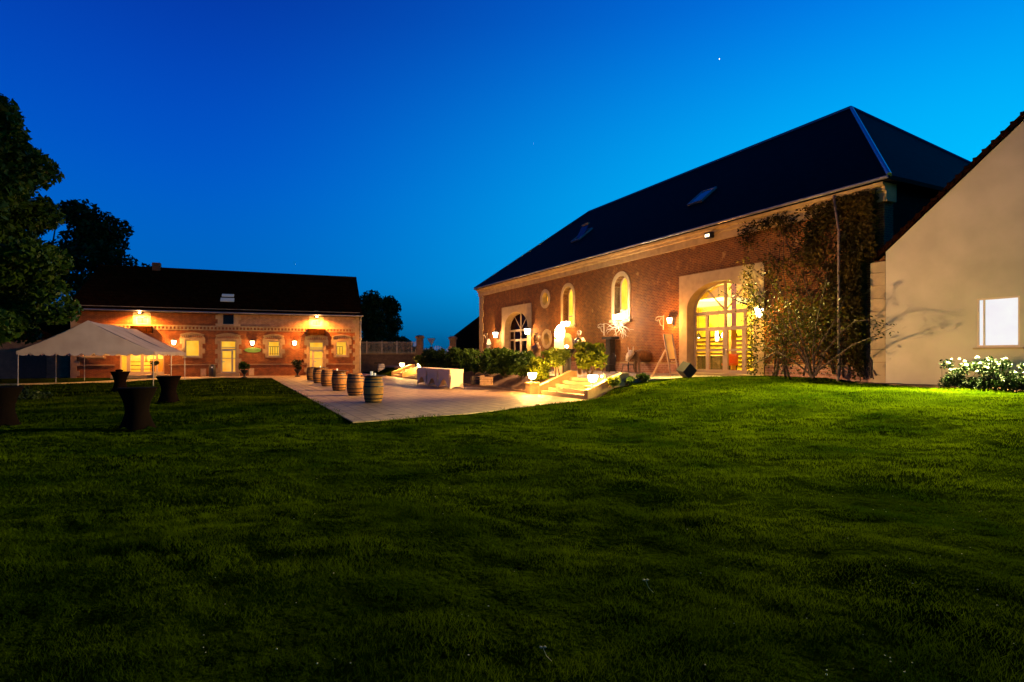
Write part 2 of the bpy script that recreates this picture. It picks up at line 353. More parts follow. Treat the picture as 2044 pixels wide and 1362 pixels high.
# ------------------------------------------------ planted slope between patio and terrace, its kerb
b = MB(); aa = np.linspace(-22, -1.35, 60); tt = np.linspace(8.02, 9.72, 7); k = len(tt); vs = []
for a in aa:
    for t in tt: vs.append((a, -t, .70-(.62*sstep(8.0, 9.72, t))+RNG.uniform(-.03, .04)))
b.add(vs, [(i*k+j, (i+1)*k+j, (i+1)*k+j+1, i*k+j+1) for i in range(len(aa)-1) for j in range(k-1)])
o = b.build('soil_bed', M['soil'], None, True); o.location = (BX, BY, 0); o.rotation_euler = (0, 0, BA); struct(o)
b = MB(); b.box(-22, -1.35, -9.82, -9.72, -.05, .10); o = b.build('bed_kerb', M['stone']); o.location = (BX, BY, 0); o.rotation_euler = (0, 0, BA); struct(o)
# ------------------------------------------------ stairs
def stairs(a0, a1, label, walls=True):
    t = thing('garden_stairs', label, 'stairs', bw((a0+a1)/2, 9.6), BA); w = (a1-a0)/2
    for i in range(5):
        b = MB(); b.box(-w, w, i*.36, 1.62 if i < 5 else 2, i*.144-(.05 if i == 0 else 0), (i+1)*.144)
        b.build('step', M['stone_lt'], t)
    if walls:
        for sgn in (-1, 1):
            x0, x1 = (w*sgn-.0, w*sgn+.26*sgn); x0, x1 = min(x0, x1), max(x0, x1); b = MB()
            b.add([(x, y, z) for x in (x0, x1) for y, z in ((-.05, -.1), (1.9, -.1), (1.9, 1.0), (1.6, 1.0), (-.05, .36))],
                  [(0, 1, 2, 3, 4), (9, 8, 7, 6, 5), (0, 5, 6, 1), (1, 6, 7, 2), (2, 7, 8, 3), (3, 8, 9, 4), (4, 9, 5, 0)])
            b.build('side_kerb', M['stone'], t)
    return t
stairs(-1.05, 2.45, 'pale stone garden steps flanked by two lamp pedestals beside the lawn')
stairs(-26.2, -23.4, 'small distant stone steps behind the white buffet tables')
# ================================================= BARN
barn = thing('brick_barn', 'large red brick barn with arched glass doors and steep dark hipped roof', 'building', (BX, BY, 0), BA)
AL, AR, EZ = -30.2, 8.08, 8.2
ovals = [(-17.45, 6.1, .5, .74), (-17.2, 3.0, .48, .76), (-14.2, 2.55, .48, .78)]
tall = [-14.15, -7.93]; doors = [-22.4, 0.0]
holes = [arch(c-2.2, c+2.2, .7, 4.1, 1.36) for c in doors]+[arch(c-.68, c+.68, 3.95, 6.0, .68) for c in tall]+[circ(c, z, r) for c, z, r, _ in ovals[:2]]
ext('wall', [rect(AL, AR, -.3, 7.52)]+holes, 0, .55, M['barn_brick'], barn)
b = MB(); b.box(AR-.5, AR, .55, 16.3, -.3, 8.1); b.build('darkened_end_wall', M['slate'], barn)  # end wall's darkness put into its colour by using the slate material
b = MB(); b.box(AL, AL+.5, .55, 16.3, -.3, 8.1); b.box(AL, AR, 16.3, 16.8, -.3, 8.1); b.build('rear_wall', M['barn_brick'], barn)
# plinth
b = MB()
for x0, x1 in ((AL, -25.2), (-19.6, -2.8), (2.8, AR)): b.box(x0, x1, -.06, 0, -.3, 1.25)
b.build('plinth', brickmat('plinth_brick', (.34, .14, .07), (.28, .11, .05), (.4, .26, .17), bh=.12, bw_=.3), barn)
b = MB()
for x0, x1, in ((AL, -25.2), (-19.6, -2.8), (2.8, AR)): b.box(x0, x1, -.09, 0, 1.25, 1.31)
b.build('plinth_cap', M['stone'], barn)
# cornice : stepped stone profile
prof = [(-.02, 7.45), (-.10, 7.45), (-.12, 7.80), (-.20, 7.84), (-.22, 7.96), (-.34, 8.02), (-.36, 8.12), (.5, 8.12), (.5, 7.45)]
b = MB(); n = len(prof)
b.add([(AL-.15, y, z) for y, z in prof]+[(AR+.15, y, z) for y, z in prof], [(i, (i+1) % n, n+(i+1) % n, n+i) for i in range(n)]+[tuple(range(n)), tuple(range(n, 2*n))])
b.build('cornice', M['stone'], barn)
b = MB(); b.tube([(AL-.4, -.46, 8.22), (AR+.4, -.46, 8.22)], .06, 8); b.build('gutter', M['gutter'], barn)
# quoins at far corner
b = MB(); z = -.2; i = 0
while z < 7.4: b.box(AL-.05, AL+(.95 if i % 2 else .75), -.06, .3, z, min(z+.62, 7.44)); z += .63; i += 1
b.build('quoins', M['stone'], barn)
# roof
RW, HI, RZ, RB = 8.16, 6.6, 15.1, 8.62; sl = (RZ-RB)/RW; ov = .42; z0 = RB-ov*sl
c = [(AL-ov, -ov, z0), (AR+ov, -ov, z0), (AR+ov, 2*RW+ov, z0), (AL-ov, 2*RW+ov, z0), (AL+HI, RW, RZ), (AR-HI, RW, RZ)]
b = MB(); th = .16; b.add(c+[(x, y, z-th) for x, y, z in c], [(0, 1, 5, 4), (1, 2, 5), (2, 3, 4, 5), (3, 0, 4), (0, 6, 7, 1), (1, 7, 8, 2), (2, 8, 9, 3), (3, 9, 6, 0), (9, 8, 7, 6)])
b.build('roof', M['slate'], barn); roof = children(barn)[-1]
b = MB()
b.tube([c[1], c[5]], .09, 8); b.tube([c[0], c[4]], .09, 8); b.tube([c[4], c[5]], .1, 8); b.tube([c[2], c[5]], .09, 8)
b.build('ridge_cap', mat('hip_lead', (.10, .13, .19), .25, .75), roof, True)
def roofpt(x, y):
    """where the picture ray meets the barn's front roof slope, in barn coordinates"""
    d = Vector(((x-CX)/F, 1, (HY-y)/F)); a0, t0 = bl(0, 0); y0 = -t0
    da = .4453*d.x-.8954*d.y; dy = .8954*d.x+.4453*d.y
    k = (RB+sl*y0-EYE)/(d.z-sl*dy); return Vector((a0+k*da, y0+k*dy, EYE+k*d.z))
nrm = Vector((0, -sl, 1)).normalized()
def skylight(x, y, w, h, opened, lab):
    p = roofpt(x, y); u = Vector((1, 0, 0)); v = Vector((0, 1, sl)).normalized()
    mt = Matrix.Identity(4)
    for i, ax in enumerate((u, v, nrm)):
        for j in range(3): mt[j][i] = ax[j]
    mt.translation = p
    f = MB()
    for x0, x1, y0, y1 in ((-w/2-.08, w/2+.08, -h/2-.08, -h/2), (-w/2-.08, w/2+.08, h/2, h/2+.08), (-w/2-.08, -w/2, -h/2, h/2), (w/2, w/2+.08, -h/2, h/2)): f.box(x0, x1, y0, y1, 0, .12, mt)
    fo = f.build('skylight', M['gutter'], barn)
    mp = mt if not opened else mt @ Matrix.Translation((0, h*.1, .12)) @ Matrix.Rotation(R(24), 4, 'X')
    g = MB(); g.box(-w/2, w/2, -h/2, h/2, .06, .09, mp); g.build('pane', M['skyglass'], fo)
    if opened:
        g = MB(); g.box(-w/2, w/2, h/2-.02, h/2+.1, .05, .16, mp); g.build('rail', M['stone'], fo)
skylight(1402, 394, 1.0, 1.35, False, ''); skylight(1162, 471, 1.0, 1.5, True, '')
# door surrounds and doors
def arch_door(cx, lit):
    s = ext('door_surround', [rect(cx-2.74, cx+2.74, .66, 5.98), arch(cx-2.16, cx+2.16, .60, 4.1, 1.34, 24)[0:0] or arch(cx-2.16, cx+2.16, .68, 4.1, 1.34, 24)], -.07, .5, M['stone_lt'], barn)
    d = thing('arched_door', None, None); d.parent = barn; del_ = None
    d.location = (cx, .42, 0); zb = .80
    fr = M['white']
    out_ = arch(-2.15, 2.15, zb, 4.1, 1.33, 24)
    # panes as holes: fanlight (2), transom row (3), door row (4 columns)
    cols = [(-2.02, -1.30), (-1.16, -.06), (.06, 1.16), (1.30, 2.02)]
    hl = []
    for x0, x1 in cols:
        hl.append(rect(x0, x1, 3.16, 3.80))
    for i, (x0, x1) in enumerate(cols):
        k = .1 if i in (1, 2) else 0
        hl.append(rect(x0+k, x1-k, .98, 1.92)); hl.append(rect(x0+k, x1-k, 2.02, 3.02-k/2))
    def fan(x0, x1):
        n = 14; pts = [(x0, 3.98), (x1, 3.98)]
        for k in range(n+1):
            x = x1+(x0-x1)*k/n; pts.append((x, 4.1+1.22*math.sqrt(max(0, 1-(x/2.04)**2))))
        return pts
    hl += [fan(-2.02, -.07), fan(.07, 2.02)]
    ext('frame', [out_]+hl, 0, .09, fr, d)
    b = MB()
    for sx_ in (-1, 1): b.bar((sx_*.05, .045, 4.0), (sx_*1.22, .045, 5.12), .06, .06)
    b.build('fan_bar', fr, d)
    g = MB(); g.box(-2.1, 2.1, .04, .05, zb+.02, 4.0); g.build('pane', M['glass'] if lit else M['glass2'], d)
    ext('fanlight', [fan(-2.03, 2.03)], .04, .05, M['glass'] if lit else M['glass2'], d)
    b = MB(); b.box(-.12, -.08, -.06, 0, 1.75, 2.05); b.box(.08, .12, -.06, 0, 1.75, 2.05); b.build('handle', M['steel'], d)
    b = MB(); b.box(cx-2.9, cx+2.9, -.5, .55, .60, .80); b.build('door_step', M['stone_lt'], barn)
arch_door(doors[0], False); arch_door(doors[1], True)
# tall arched windows
def tall_window(cx, bright):
    ext('window_surround', [arch(cx-.95, cx+.95, 3.72, 6.0, .95), arch(cx-.68, cx+.68, 3.97, 6.0, .68)], -.05, .5, M['stone_lt'], barn)
    w = ext('window', [arch(cx-.69, cx+.69, 3.96, 6.0, .69), arch(cx-.62, cx+.62, 4.62, 6.0, .62), rect(cx-.62, cx+.62, 4.03, 4.54)], .42, .48, M['white'], barn)
    ext('pane', [arch(cx-.68, cx+.68, 4.55, 6.0, .68)], .485, .50, M['lit_b'], w)
    ext('lower_pane', [rect(cx-.68, cx+.68, 3.98, 4.55)], .485, .50, M['lit_w'] if bright else M['lit_b'], w)
    b = MB(); b.box(cx-1.05, cx+1.05, -.16, .42, 3.80, 3.97); b.build('sill', M['stone_lt'], w)
    b = MB(); b.box(cx+.05, cx+.45, .475, .482, 5.0, 5.32) if bright else b.box(cx+.2, cx+.58, .475, .482, 4.7, 6.3); b.build('lit_panel', M['lit_w'], w)
tall_window(tall[0], False); tall_window(tall[1], True)
for i, (cx, cz, r, ro) in enumerate(ovals):
    n = 40
    if i < 2:
        o = ext('round_window', [circ(cx, cz, ro), circ(cx, cz, r-.02)], -.05, .5, M['stone_lt'], barn)
        ext('pane', [circ(cx, cz, r)], .44, .46, M['lit_b'] if i == 0 else M['lit_o'], o)
    else:
        o = ext('blind_oculus', [circ(cx, cz, ro), circ(cx, cz, r-.02)], -.07, .02, M['stone_lt'], barn)
        ext('disc', [circ(cx, cz, r)], -.02, .02, M['stone'], o)
# hall seen through the lit door
hall = MB(); x0, x1, y1, zt = -11.0, 3.4, 7.2, 6.2
hall.box(x0, x1, y1, y1+.1, .72, zt); hall.box(x0-.1, x0, .56, y1, .72, zt); hall.box(x1, x1+.1, .56, y1, .72, zt); hall.box(x0, x1, .56, y1, zt, zt+.1)
hall.build('hall_wall', mat('hall_paint', (.80, .55, .05), .8, var=.05), barn)
hall = MB(); hall.box(x0, x1, .56, y1, .70, .79); hall.build('hall_floor', mat('hall_floor', (.4, .26, .12), .3), barn)
b = MB()
for k in range(8): b.box(-10.5, 2.5, y1-.10, y1-.02, 1.0+k*.27, 1.09+k*.27)
b.build('wall_slats', mat('slat_wood', (.07, .04, .01), .7), barn)
b = MB(); b.box(-2.75, -2.35, 3.4, 3.8, .8, zt); b.build('hall_column', mat('hall_column_paint', (.55, .33, .1), .7), barn)
b = MB(); b.box(-7.6, -2.4, 3.0, 6.2, 4.9, 5.0); b.build('ceiling_panel', mat('ceiling_panel', (.7, .6, .3), .6, emit=(1, .8, .3), es=1.3), barn)
for k, (px, py) in enumerate(((-7.3, 5.8), (-6.0, 6.2), (-4.4, 5.9))):
    t = thing('pendant_lamp', ['black pendant lamp hanging behind the side panel of the lit arched door', 'black pendant lamp hanging behind the door leaf of the lit arched door', 'black pendant lamp hanging nearest the column inside the lit hall'][k], 'lamp', bw(px, -py, 2.9), BA, 'pendant lamps in the lit hall')
    b = MB(); b.lathe([(.03, .28), (.10, .24), (.2, .0), (.19, .0)]); b.build('shade', M['black'], t, True)
    b = MB(); b.tube([(0, 0, .25), (0, 0, 3.2)], .012, 5); b.build('cord', M['black'], t)
    b = MB(); b.ball((0, 0, .02), .07); b.build('bulb', M['lamp'], t)
t = thing('bar_counter', 'pale bar counter inside the hall behind the glass doors', 'counter', bw(-4.9, -5.0, .79), BA)
b = MB(); b.box(-1.4, 1.2, -.3, .3, 0, .9); b.build('body', M['darkwood'], t); b = MB(); b.box(-1.5, 1.3, -.36, .36, .9, .96); b.build('worktop', M['cloth_white'], t)
t = thing('bar_chair', 'orange tub chair inside the hall behind the glass door', 'chair', bw(-1.35, -2.2, .79), BA)
o_ = mat('orange_fabric', (.7, .12, .02), .7)
b = MB(); b.box(-.3, .3, -.28, .28, .38, .5); b.build('seat', o_, t); b = MB(); b.box(-.3, .3, .2, .3, .5, 1.0); b.build('backrest', o_, t)
for sx_ in (-1, 1):
    for sy in (-1, 1): b = MB(); b.bar((sx_*.25, sy*.23, 0), (sx_*.25, sy*.23, .4), .04); b.build('leg', M['black'], t)
light('hall_light', 'POINT', (-3.2, 2.8, 4.4), 2300, (1, .72, .10), barn, .5)
b = MB(); b.box(-34, -18.5, 5.0, 5.1, .7, 6.2); b.box(-34, -18.5, .56, 5.0, .66, .78); b.build('lobby_wall', mat('lobby_paint', (.16, .07, .03), .8), barn)
light('lobby_fill', 'POINT', (-26, 3, 4.2), 90, (1, .42, .12), barn, .3)  # added dim warm fill behind the dark door panes, no such lamp
light('hall_light', 'POINT', (-4.0, 2.0, 5.5), 900, (1, .78, .16), barn, .3)
light('hall_light', 'POINT', (-6.6, 4.2, 4.2), 900, (1, .72, .12), barn, .4)
# downpipe
b = MB(); b.tube([(6.35, -.4, 8.05), (6.45, -.42, 7.4), (6.6, -.46, 6.6), (6.6, -.46, 1.0), (6.55, -.46, .5)], .05, 8); b.build('downpipe', mat('downpipe_paint', (.12, .07, .04), .6, var=.4, vs=6), barn, True)
# ------------------------------------------------ white gable house on the right
gab = thing('gable_house', 'cream rendered gable end with dark verge and one bright window', 'building', (BX, BY, 0), BA)
def gA(x, t=.12):
    k = (x-CX)/F; px, py = BX-.8954*t, BY-.4453*t; s = (px-k*py)/(k*-.8954-.4453); return s
def gxz(x, y, t=.12):
    k = (x-CX)/F; px, py = BX-.8954*t, BY-.4453*t
    a = -(px-k*py)/(.4453+k*.8954); Z = py-.8954*a; return a, EYE+(HY-y)/F*Z
gx0, gz0 = gxz(1768, 503); gx1, gz1 = gxz(2044, 240); gs = (gz1-gz0)/(gx1-gx0)
apex = gx0+8.2; aw0, wz1 = gxz(1950, 597); aw1, _ = gxz(2036, 597); _, wz0 = gxz(1960, 694)
ext('wall', [[(gx0, -.3), (gx0+16.4, -.3), (gx0+16.4, gz0), (apex, gz0+8.2*gs), (gx0, gz0)], rect(aw0, aw1, wz0, wz1)], -.12, .25, M['plaster'], gab)
b = MB(); b.box(gx0, gx0+.3, .25, 12, -.3, gz0); b.build('side_wall', M['plaster'], gab)
b = MB(); q0, qz = gxz(1735, 525, .2)
z = .0; i = 0
while z < qz-.05: b.box(q0, gx0-.002, -.13, .02, z, min(z+.48, qz)-.012); z += .48; i += 1
b.build('quoin_pier', M['stone_lt'], gab)
b = MB(); e = .35; tk = .2
for sgn, xa, xb in ((1, gx0-e, apex), (-1, gx0+16.4+e, apex)):
    za = gz0-e*gs; zb = gz0+8.2*gs
    b.add([(xa, -.24, za), (xb, -.24, zb), (xb, 12, zb), (xa, 12, za), (xa, -.24, za+tk), (xb, -.24, zb+tk), (xb, 12, zb+tk), (xa, 12, za+tk)],
          [(0, 1, 2, 3), (4, 5, 6, 7), (0, 1, 5, 4), (2, 3, 7, 6), (0, 3, 7, 4), (1, 2, 6, 5)])
for k in range(34):   # tile ends along the verge
    x = gx0-e+.2+k*.25; b.box(x, x+.2, -.28, -.05, gz0+(x-gx0)*gs+tk*.9, gz0+(x-gx0)*gs+tk+.06)
b.build('roof', M['tile'], gab)
w = ext('window', [rect(aw0-.02, aw1+.02, wz0-.02, wz1+.02), rect(aw0+.05, aw0+.17, wz0+.07, wz1-.05), rect(aw0+.21, aw1-.05, wz0+.07, wz1-.05)], -.115, -.06, M['cloth_white'], gab)
b = MB(); b.box(aw0, aw1, -.06, -.04, wz0, wz1)
b.build('pane', litmat('bright_blind', (.95, .92, .97), (1, 1, 1), .92), w)
b = MB(); b.box(aw0-.08, aw1+.1, -.2, -.06, wz0-.06, wz0-.005); b.build('sill', M['stone_lt'], w)
light('window_light', 'SPOT', ((aw0+aw1)/2, -.16, wz1-.2), 82000, (1, .88, .30), gab, .03, spot_size=R(104), spot_blend=1).rotation_euler = (R(-52), 0, 0)
# ================================================= FAR HOUSE
def hwp(x, y, z=0): return Vector((HX_+.9318*x-.3629*y, HYY+.3629*x+.9318*y, z))
house = thing('brick_house', 'long low red brick outbuilding with lit windows, pale quoins and dark roof', 'building', (HX_, HYY, 0), HA)
HL = hx(142); HE = 5.62
def hrect(x0, x1, y0, y1):
    xm = (x0+x1)/2; return rect(hx(x0), hx(x1), hz(xm, y1), hz(xm, y0))
win = dict(shut=hrect(165, 205, 680, 711.5), entry=hrect(239, 328, 690, 748), w1=hrect(370, 398, 679, 711.5), d1=hrect(440.5, 471, 680.5, 745),
           w2=hrect(535, 558, 681.5, 711), d2=hrect(617.5, 645.5, 683, 743), w3=hrect(671, 692, 682, 710), up=hrect(443.8, 467, 620, 648), sp1=hrect(272, 295, 633, 647), sp2=hrect(622, 641, 640, 650.5))
low = [win[k] for k in ('shut', 'entry', 'w1', 'd1', 'w2', 'd2', 'w3')]
ZS = 4.15
ext('wall', [rect(HL, 0, -.4, ZS)]+low, 0, .4, M['house_brick'], house)
m5 = hx(470); ext('wall', [rect(HL, m5, ZS, 5.2), win['sp1'], [(p[0], min(max(p[1], ZS+.02), 5.16)) for p in win['up']]], 0, .4, M['house_brick'], house)
ext('upper_wall', [rect(m5, 0, ZS, 5.2), win['sp2']], 0, .4, M['pale_lit_brick'], house)
b = MB(); b.box(-.4, 0, .4, 9, -.4, HE); b.box(HL, HL+.4, .4, 9, -.4, HE); b.box(HL, 0, 9, 9.4, -.4, HE); b.build('rear_wall', M['house_brick'], house)
b = MB(); b.box(HL-.03, .03, -.07, 0, ZS-.06, ZS+.05); b.box(HL-.03, .03, -.04, 0, ZS-.34, ZS-.26)
x = HL
while x < -.1: b.box(x, x+.12, -.06, 0, ZS-.26, ZS-.06); x += .27
b.build('string_course', M['trim'], house)
b = MB(); b.box(HL-.03, .03, -.05, 0, 5.2, 5.28); b.box(HL-.05, .05, -.14, .4, 5.52, HE); b.box(HL-.03, .03, -.0, .4, 5.2, 5.52)
x = HL
while x < -.1: b.box(x, x+.26, -.10, 0, 5.28, 5.40); b.box(x+.13, x+.30, -.07, 0, 5.40, 5.52); x += .42
b.build('cornice', M['trim'], house)
zz = .95
for p_, q_ in ((HL, win['entry'][0][0]-.3), (win['entry'][1][0]+.3, win['d1'][0][0]-.3), (win['d1'][1][0]+.3, win['d2'][0][0]-.3), (win['d2'][1][0]+.3, 0)):
    b = MB(); b.box(p_, q_, -.05, 0, zz, zz+.07); b.build('plinth_band', M['trim'], house)
b = MB(); b2 = MB(); z = -.2; i = 0
while z < 5.1: b.box(-(.55 if i % 2 else .36), .035, -.045, .3, z, z+.37); b2.box(HL-.035, HL+(.55 if i % 2 else .36), -.045, .3, z, z+.37); z += .37; i += 1
b.build('quoins', M['trim'], house); b2.build('quoins', M['trim'], house)
def surround(r, base=False):
    x0, x1, z0, z1 = r[0][0], r[1][0], r[0][1], r[2][1]; w = .22; pts = []; i = 0
    zb = -.1 if base else z0-.16; zt = z1+.1; n = max(3, int((zt-zb)/.36)); h = (zt-zb)/n; left = []; right = []
    for k in range(n):
        e = w+(.2 if (n-1-k) % 2 == 0 else 0); left += [(x0-e, zb+k*h), (x0-e, zb+(k+1)*h)]; right += [(x1+e, zb+k*h), (x1+e, zb+(k+1)*h)]
    top = []
    for k in range(9):
        u = k/8; top.append((x1+w+.1-(x1-x0+2*w+.2)*u, zt+.28+.16*math.sin(math.pi*u)))
    loops = [right+top+left[::-1]]
    if base: outer = [(x1, zb)]+right+top+left[::-1]+[(x0, zb), (x0, z1), (x1, z1)]; loops = [outer]
    else: loops.append(rect(x0, x1, z0, z1))
    s = ext('window_surround', loops, -.045, .0, M['trim'], house)
    b = MB(); k = 0; x = x0-w; b.box(x0-w, x1+w, -.052, -.042, zt+.11, zt+.15)
    while x < x1+w-.05: u = (x-x0+w)/(x1-x0+2*w); b.box(x, x+.06, -.055, -.04, zt+.10, zt+.2+.14*math.sin(math.pi*u)); x += .15
    b.build('arch_bricks', M['house_brick'], s)
    b = MB(); pv = None
    for k in range(13):
        u = k/12; p = (x1+w+.14-(x1-x0+2*w+.28)*u, -.08, zt+.32+.17*math.sin(math.pi*u))
        if pv: b.bar(pv, p, .12, .09)
        pv = p
    b.build('hood_mould', M['trim'], s)
def hwindow(r, name, m, bars_v=(), bars_h=(), frame=.06, sill=True, depth=.12, lm=None):
    x0, x1, z0, z1 = r[0][0], r[1][0], r[0][1], r[2][1]
    o = ext(name, [rect(x0-.01, x1+.01, z0-.01, z1+.01), rect(x0+frame, x1-frame, z0+frame, z1-frame)], depth-.03, depth+.03, M['white'], house)
    b = MB(); b.box(x0, x1, depth+.035, depth+.05, z0, z1); b.build('pane', m, o)
    b = MB()
    for v in bars_v: b.box(x0+(x1-x0)*v[0]-.02, x0+(x1-x0)*v[0]+.02, depth-.02, depth+.02, z0+(z1-z0)*v[1], z0+(z1-z0)*v[2])
    for h in bars_h: b.box(x0+(x1-x0)*h[1]+.001, x0+(x1-x0)*h[2], depth-.018, depth+.018, z0+(z1-z0)*h[0]-.02, z0+(z1-z0)*h[0]+.02)
    if b.v: b.build('glazing_bar', lm or M['darkwood'], o)
    if sill: b = MB(); b.box(x0-.08, x1+.08, -.12, depth-.03, z0-.1, z0); b.build('sill', M['trim_lt'], o)
    return o
for k in ('shut', 'w1', 'w2', 'w3'): surround(win[k])
for k in ('d1', 'd2'): surround(win[k], True)
bars = [(v, .08, .62) for v in (.2, .4, .6, .8)]
hwindow(win['shut'], 'window', M['darkglass'], bars, [(.62, 0, 1)])
hwindow(win['w1'], 'window', M['lit_y'])
hwindow(win['w2'], 'window', M['lit_y'], bars, [(.64, .02, .98), (.14, .02, .98)])
hwindow(win['w3'], 'window', M['lit_y'], [(v*.8, .1, .64) for v in (.1, .45, .75)], [(.64, .02, .62), (.1, .02, .62)])
hwindow(win['up'], 'dark_window', M['darkglass'], sill=True, frame=.04)
for k in ('sp1', 'sp2'):
    r = win[k]; x0, x1, z0, z1 = r[0][0], r[1][0], r[0][1], r[2][1]
    o = hwindow(r, 'attic_window', mat('attic_shutter', (.28, .10, .05), .6), [(.5, 0, 1)], sill=False, depth=.04)
    w_ = .22; ap = [(x0-w_, z0-.3), (x1+w_, z0-.3), (x1+w_, z1+.25), (x1+.05, z1+.55), ((x0+x1)/2+.15, z1+.85), ((x0+x1)/2-.15, z1+.85), (x0-.05, z1+.55), (x0-w_, z1+.25)]
    ext('attic_surround', [ap, rect(x0, x1, z0, z1)], -.05, .0, M['trim_lt'], o)
    b = MB(); b.box(x0-.35, x1+.35, -.32, -.0, ZS-.62, ZS-.07); b.box(x0-.5, x1+.5, -.4, .0, ZS-.07, ZS+.02) if False else None
    b.build('bracket_shelf', M['tile'], o)
# quoined border of the upper dark window
r = win['up']; x0, x1, z0, z1 = r[0][0], r[1][0], r[0][1], r[2][1]
for sgn in (-1, 1):
    b = MB()
    for k in range(5):
        zz0 = z0-.3+k*.36; e = .5 if k % 2 == 0 else .34; lo_, hi_ = max(zz0, ZS+.06), min(zz0+.36, 5.5)
        if hi_ > lo_: b.box(x0-e if sgn < 0 else x1, x0 if sgn < 0 else x1+e, -.07, 0, lo_, hi_)
    b.build('window_quoins', M['trim_lt'], house)
for k in ('d1', 'd2'):
    r = win[k]; x0, x1, z0, z1 = r[0][0], r[1][0], r[0][1], r[2][1]; w_ = x1-x0; h = z1-z0
    side = 1 if k == 'd1' else -1
    xm = x0+w_*.76 if side > 0 else x0+w_*.24; zt = z0+h*.72
    dx0, dx1 = (x0, xm) if side > 0 else (xm, x1); ss = (xm, x1) if side > 0 else (x0, xm)
    hl = [rect(x0+.06, x1-.06, z0+h*.81, z1-.06), rect(x0+.06, x1-.06, z0+h*.755, z0+h*.785)]
    hl += [rect(dx0+.12, dx1-.08, z0+h*.47, z0+h*.68), rect(dx0+.12, dx1-.08, z0+.12, z0+h*.45)]
    hl += [rect(ss[0]+.05, ss[1]-.06, z0+h*.47, z0+h*.71), rect(ss[0]+.05, ss[1]-.06, z0+.1, z0+h*.45)]
    o = ext('door', [rect(x0, x1, z0, z1)]+hl, .09, .15, M['white'], house)
    b = MB(); b.box(x0, x1, .16, .18, z0+h*.45, z1); b.build('pane', M['lit_y'], o)
    b = MB(); b.box(x0, x1, .16, .18, z0, z0+h*.45); b.build('lower_pane', M['lit_o'], o)
    b = MB(); b.box(dx0+.14, dx0+.18, .02, .09, z0+h*.33, z0+h*.37); b.box(dx0+.16, dx0+.3, .03, .05, z0+h*.34, z0+h*.36); b.build('handle', M['steel'], o)
    if k == 'd2': b = MB(); b.box(x0+.05, x1-.05, .05, .085, z0+h*.80, z0+h*.815); b.build('rail', M['steel'], o)
    b = MB(); b.box(x0-.3, x1+.3, -.5, .0, z0-.25, z0-.02); b.build('door_step', M['trim'], house)
# glazed entrance : real glass wall with a lit room behind
r = win['entry']; x0, x1, z0, z1 = r[0][0], r[1][0], r[0][1], r[2][1]; w_ = x1-x0; h = z1-z0
vs = [0, .13, .21, .475, .53, .80, .85, 1.0]
hl = [rect(x0+w_*a_, x0+w_*b_, z0+.22, z1-.12) for a_, b_ in ((.03, .145), (.225, .455), (.53, .80), (.845, .97))]
o = ext('entrance', [rect(x0, x1, z0, z1)]+hl, .1, .18, M['white'], house)
b = MB(); b.box(x0, x1, .135, .145, z0, z1); b.build('pane', M['glass'], o)
rm = MB(); d0, d1 = .41, 3.6
rm.box(x0-.6, x1+.6, d1, d1+.1, z0, z1+.3); rm.box(x0-.7, x0-.6, d0, d1, z0, z1+.3); rm.box(x1+.6, x1+.7, d0, d1, z0, z1+.3); rm.box(x0-.6, x1+.6, d0, d1, z1+.3, z1+.4); rm.build('room_wall', mat('room_paint', (.85, .62, .16), .8), house)
rm = MB(); rm.box(x0-.6, x1+.6, d0, d1, z0-.1, z0-.01); rm.build('room_floor', mat('room_floor', (.3, .14, .05), .4), house)
rm = MB(); rm.box(x0+w_*.45, x1+.4, d1-.05, d1-.003, z0, z0+1.25); rm.build('wainscot', mat('wainscot', (.5, .2, .035), .5), house)
rm = MB(); rm.box(x0+w_*.33, x0+w_*.39, d1-.05, d1-.003, z0+1.0, z1); rm.build('room_door_frame', mat('door_orange', (.5, .18, .03), .5), house)
light('room_light', 'POINT', ((x0+x1)/2, 1.9, z1-.35), 560, (1, .66, .14), house, .3)
cn = thing('room_console', 'low wooden console with shelves inside the glazed entrance', 'cabinet', hwp(x0+w_*.36, 1.6, z0), HA)
for k in range(4): b = MB(); b.box(-.85, .85, -.2, .2, .08+k*.3, .13+k*.3); b.build('shelf', M['darkwood'], cn)
for sx_ in (-.85, .85): b = MB(); b.box(sx_-.03, sx_+.03, -.2, .2, 0, 1.08); b.build('side_panel', M['darkwood'], cn)
b = MB(); b.box(x0-.3, x1+.4, -1.3, -.05, -.06, z0-.01); b.build('entrance_step', M['trim_lt'], house)
# roof
ph = 4.5; hsl = 3.72/ph; e = .42; zr = HE+3.72; ze = HE-e*hsl+.06
c = [(HL-.25, -e, ze), (.25, -e, ze), (.25, ph, zr), (HL-.25+.9, ph, zr), (HL-.25, 2*ph+e, ze), (.25, 2*ph+e, ze)]
b = MB(); th = .18; b.add(c+[(x, y, z-th) for x, y, z in c], [(0, 1, 2, 3), (3, 2, 5, 4), (0, 6, 7, 1), (1, 7, 8, 2), (3, 4, 10, 9), (0, 3, 9, 6), (2, 8, 11, 5), (6, 9, 8, 7), (9, 10, 11, 8)])
rf = b.build('roof', M['tile'], house)
b = MB(); b.tube([c[3], c[2]], .1, 8); b.build('ridge_cap', M['tile'], rf, True)
b = MB(); b.add([(-.02, .0, HE-.1), (-.02, 2*ph, HE-.1), (-.02, ph, zr-.2), (-.35, .0, HE-.1), (-.35, 2*ph, HE-.1), (-.35, ph, zr-.2)], [(0, 1, 2), (3, 5, 4), (0, 2, 5, 3), (1, 4, 5, 2)]); b.build('gable', M['house_brick'], house)
b = MB(); b.tube([(HL-.3, -e-.06, ze-.06), (.3, -e-.06, ze-.06)], .07, 8); b.build('gutter', M['gutter'], house, True)
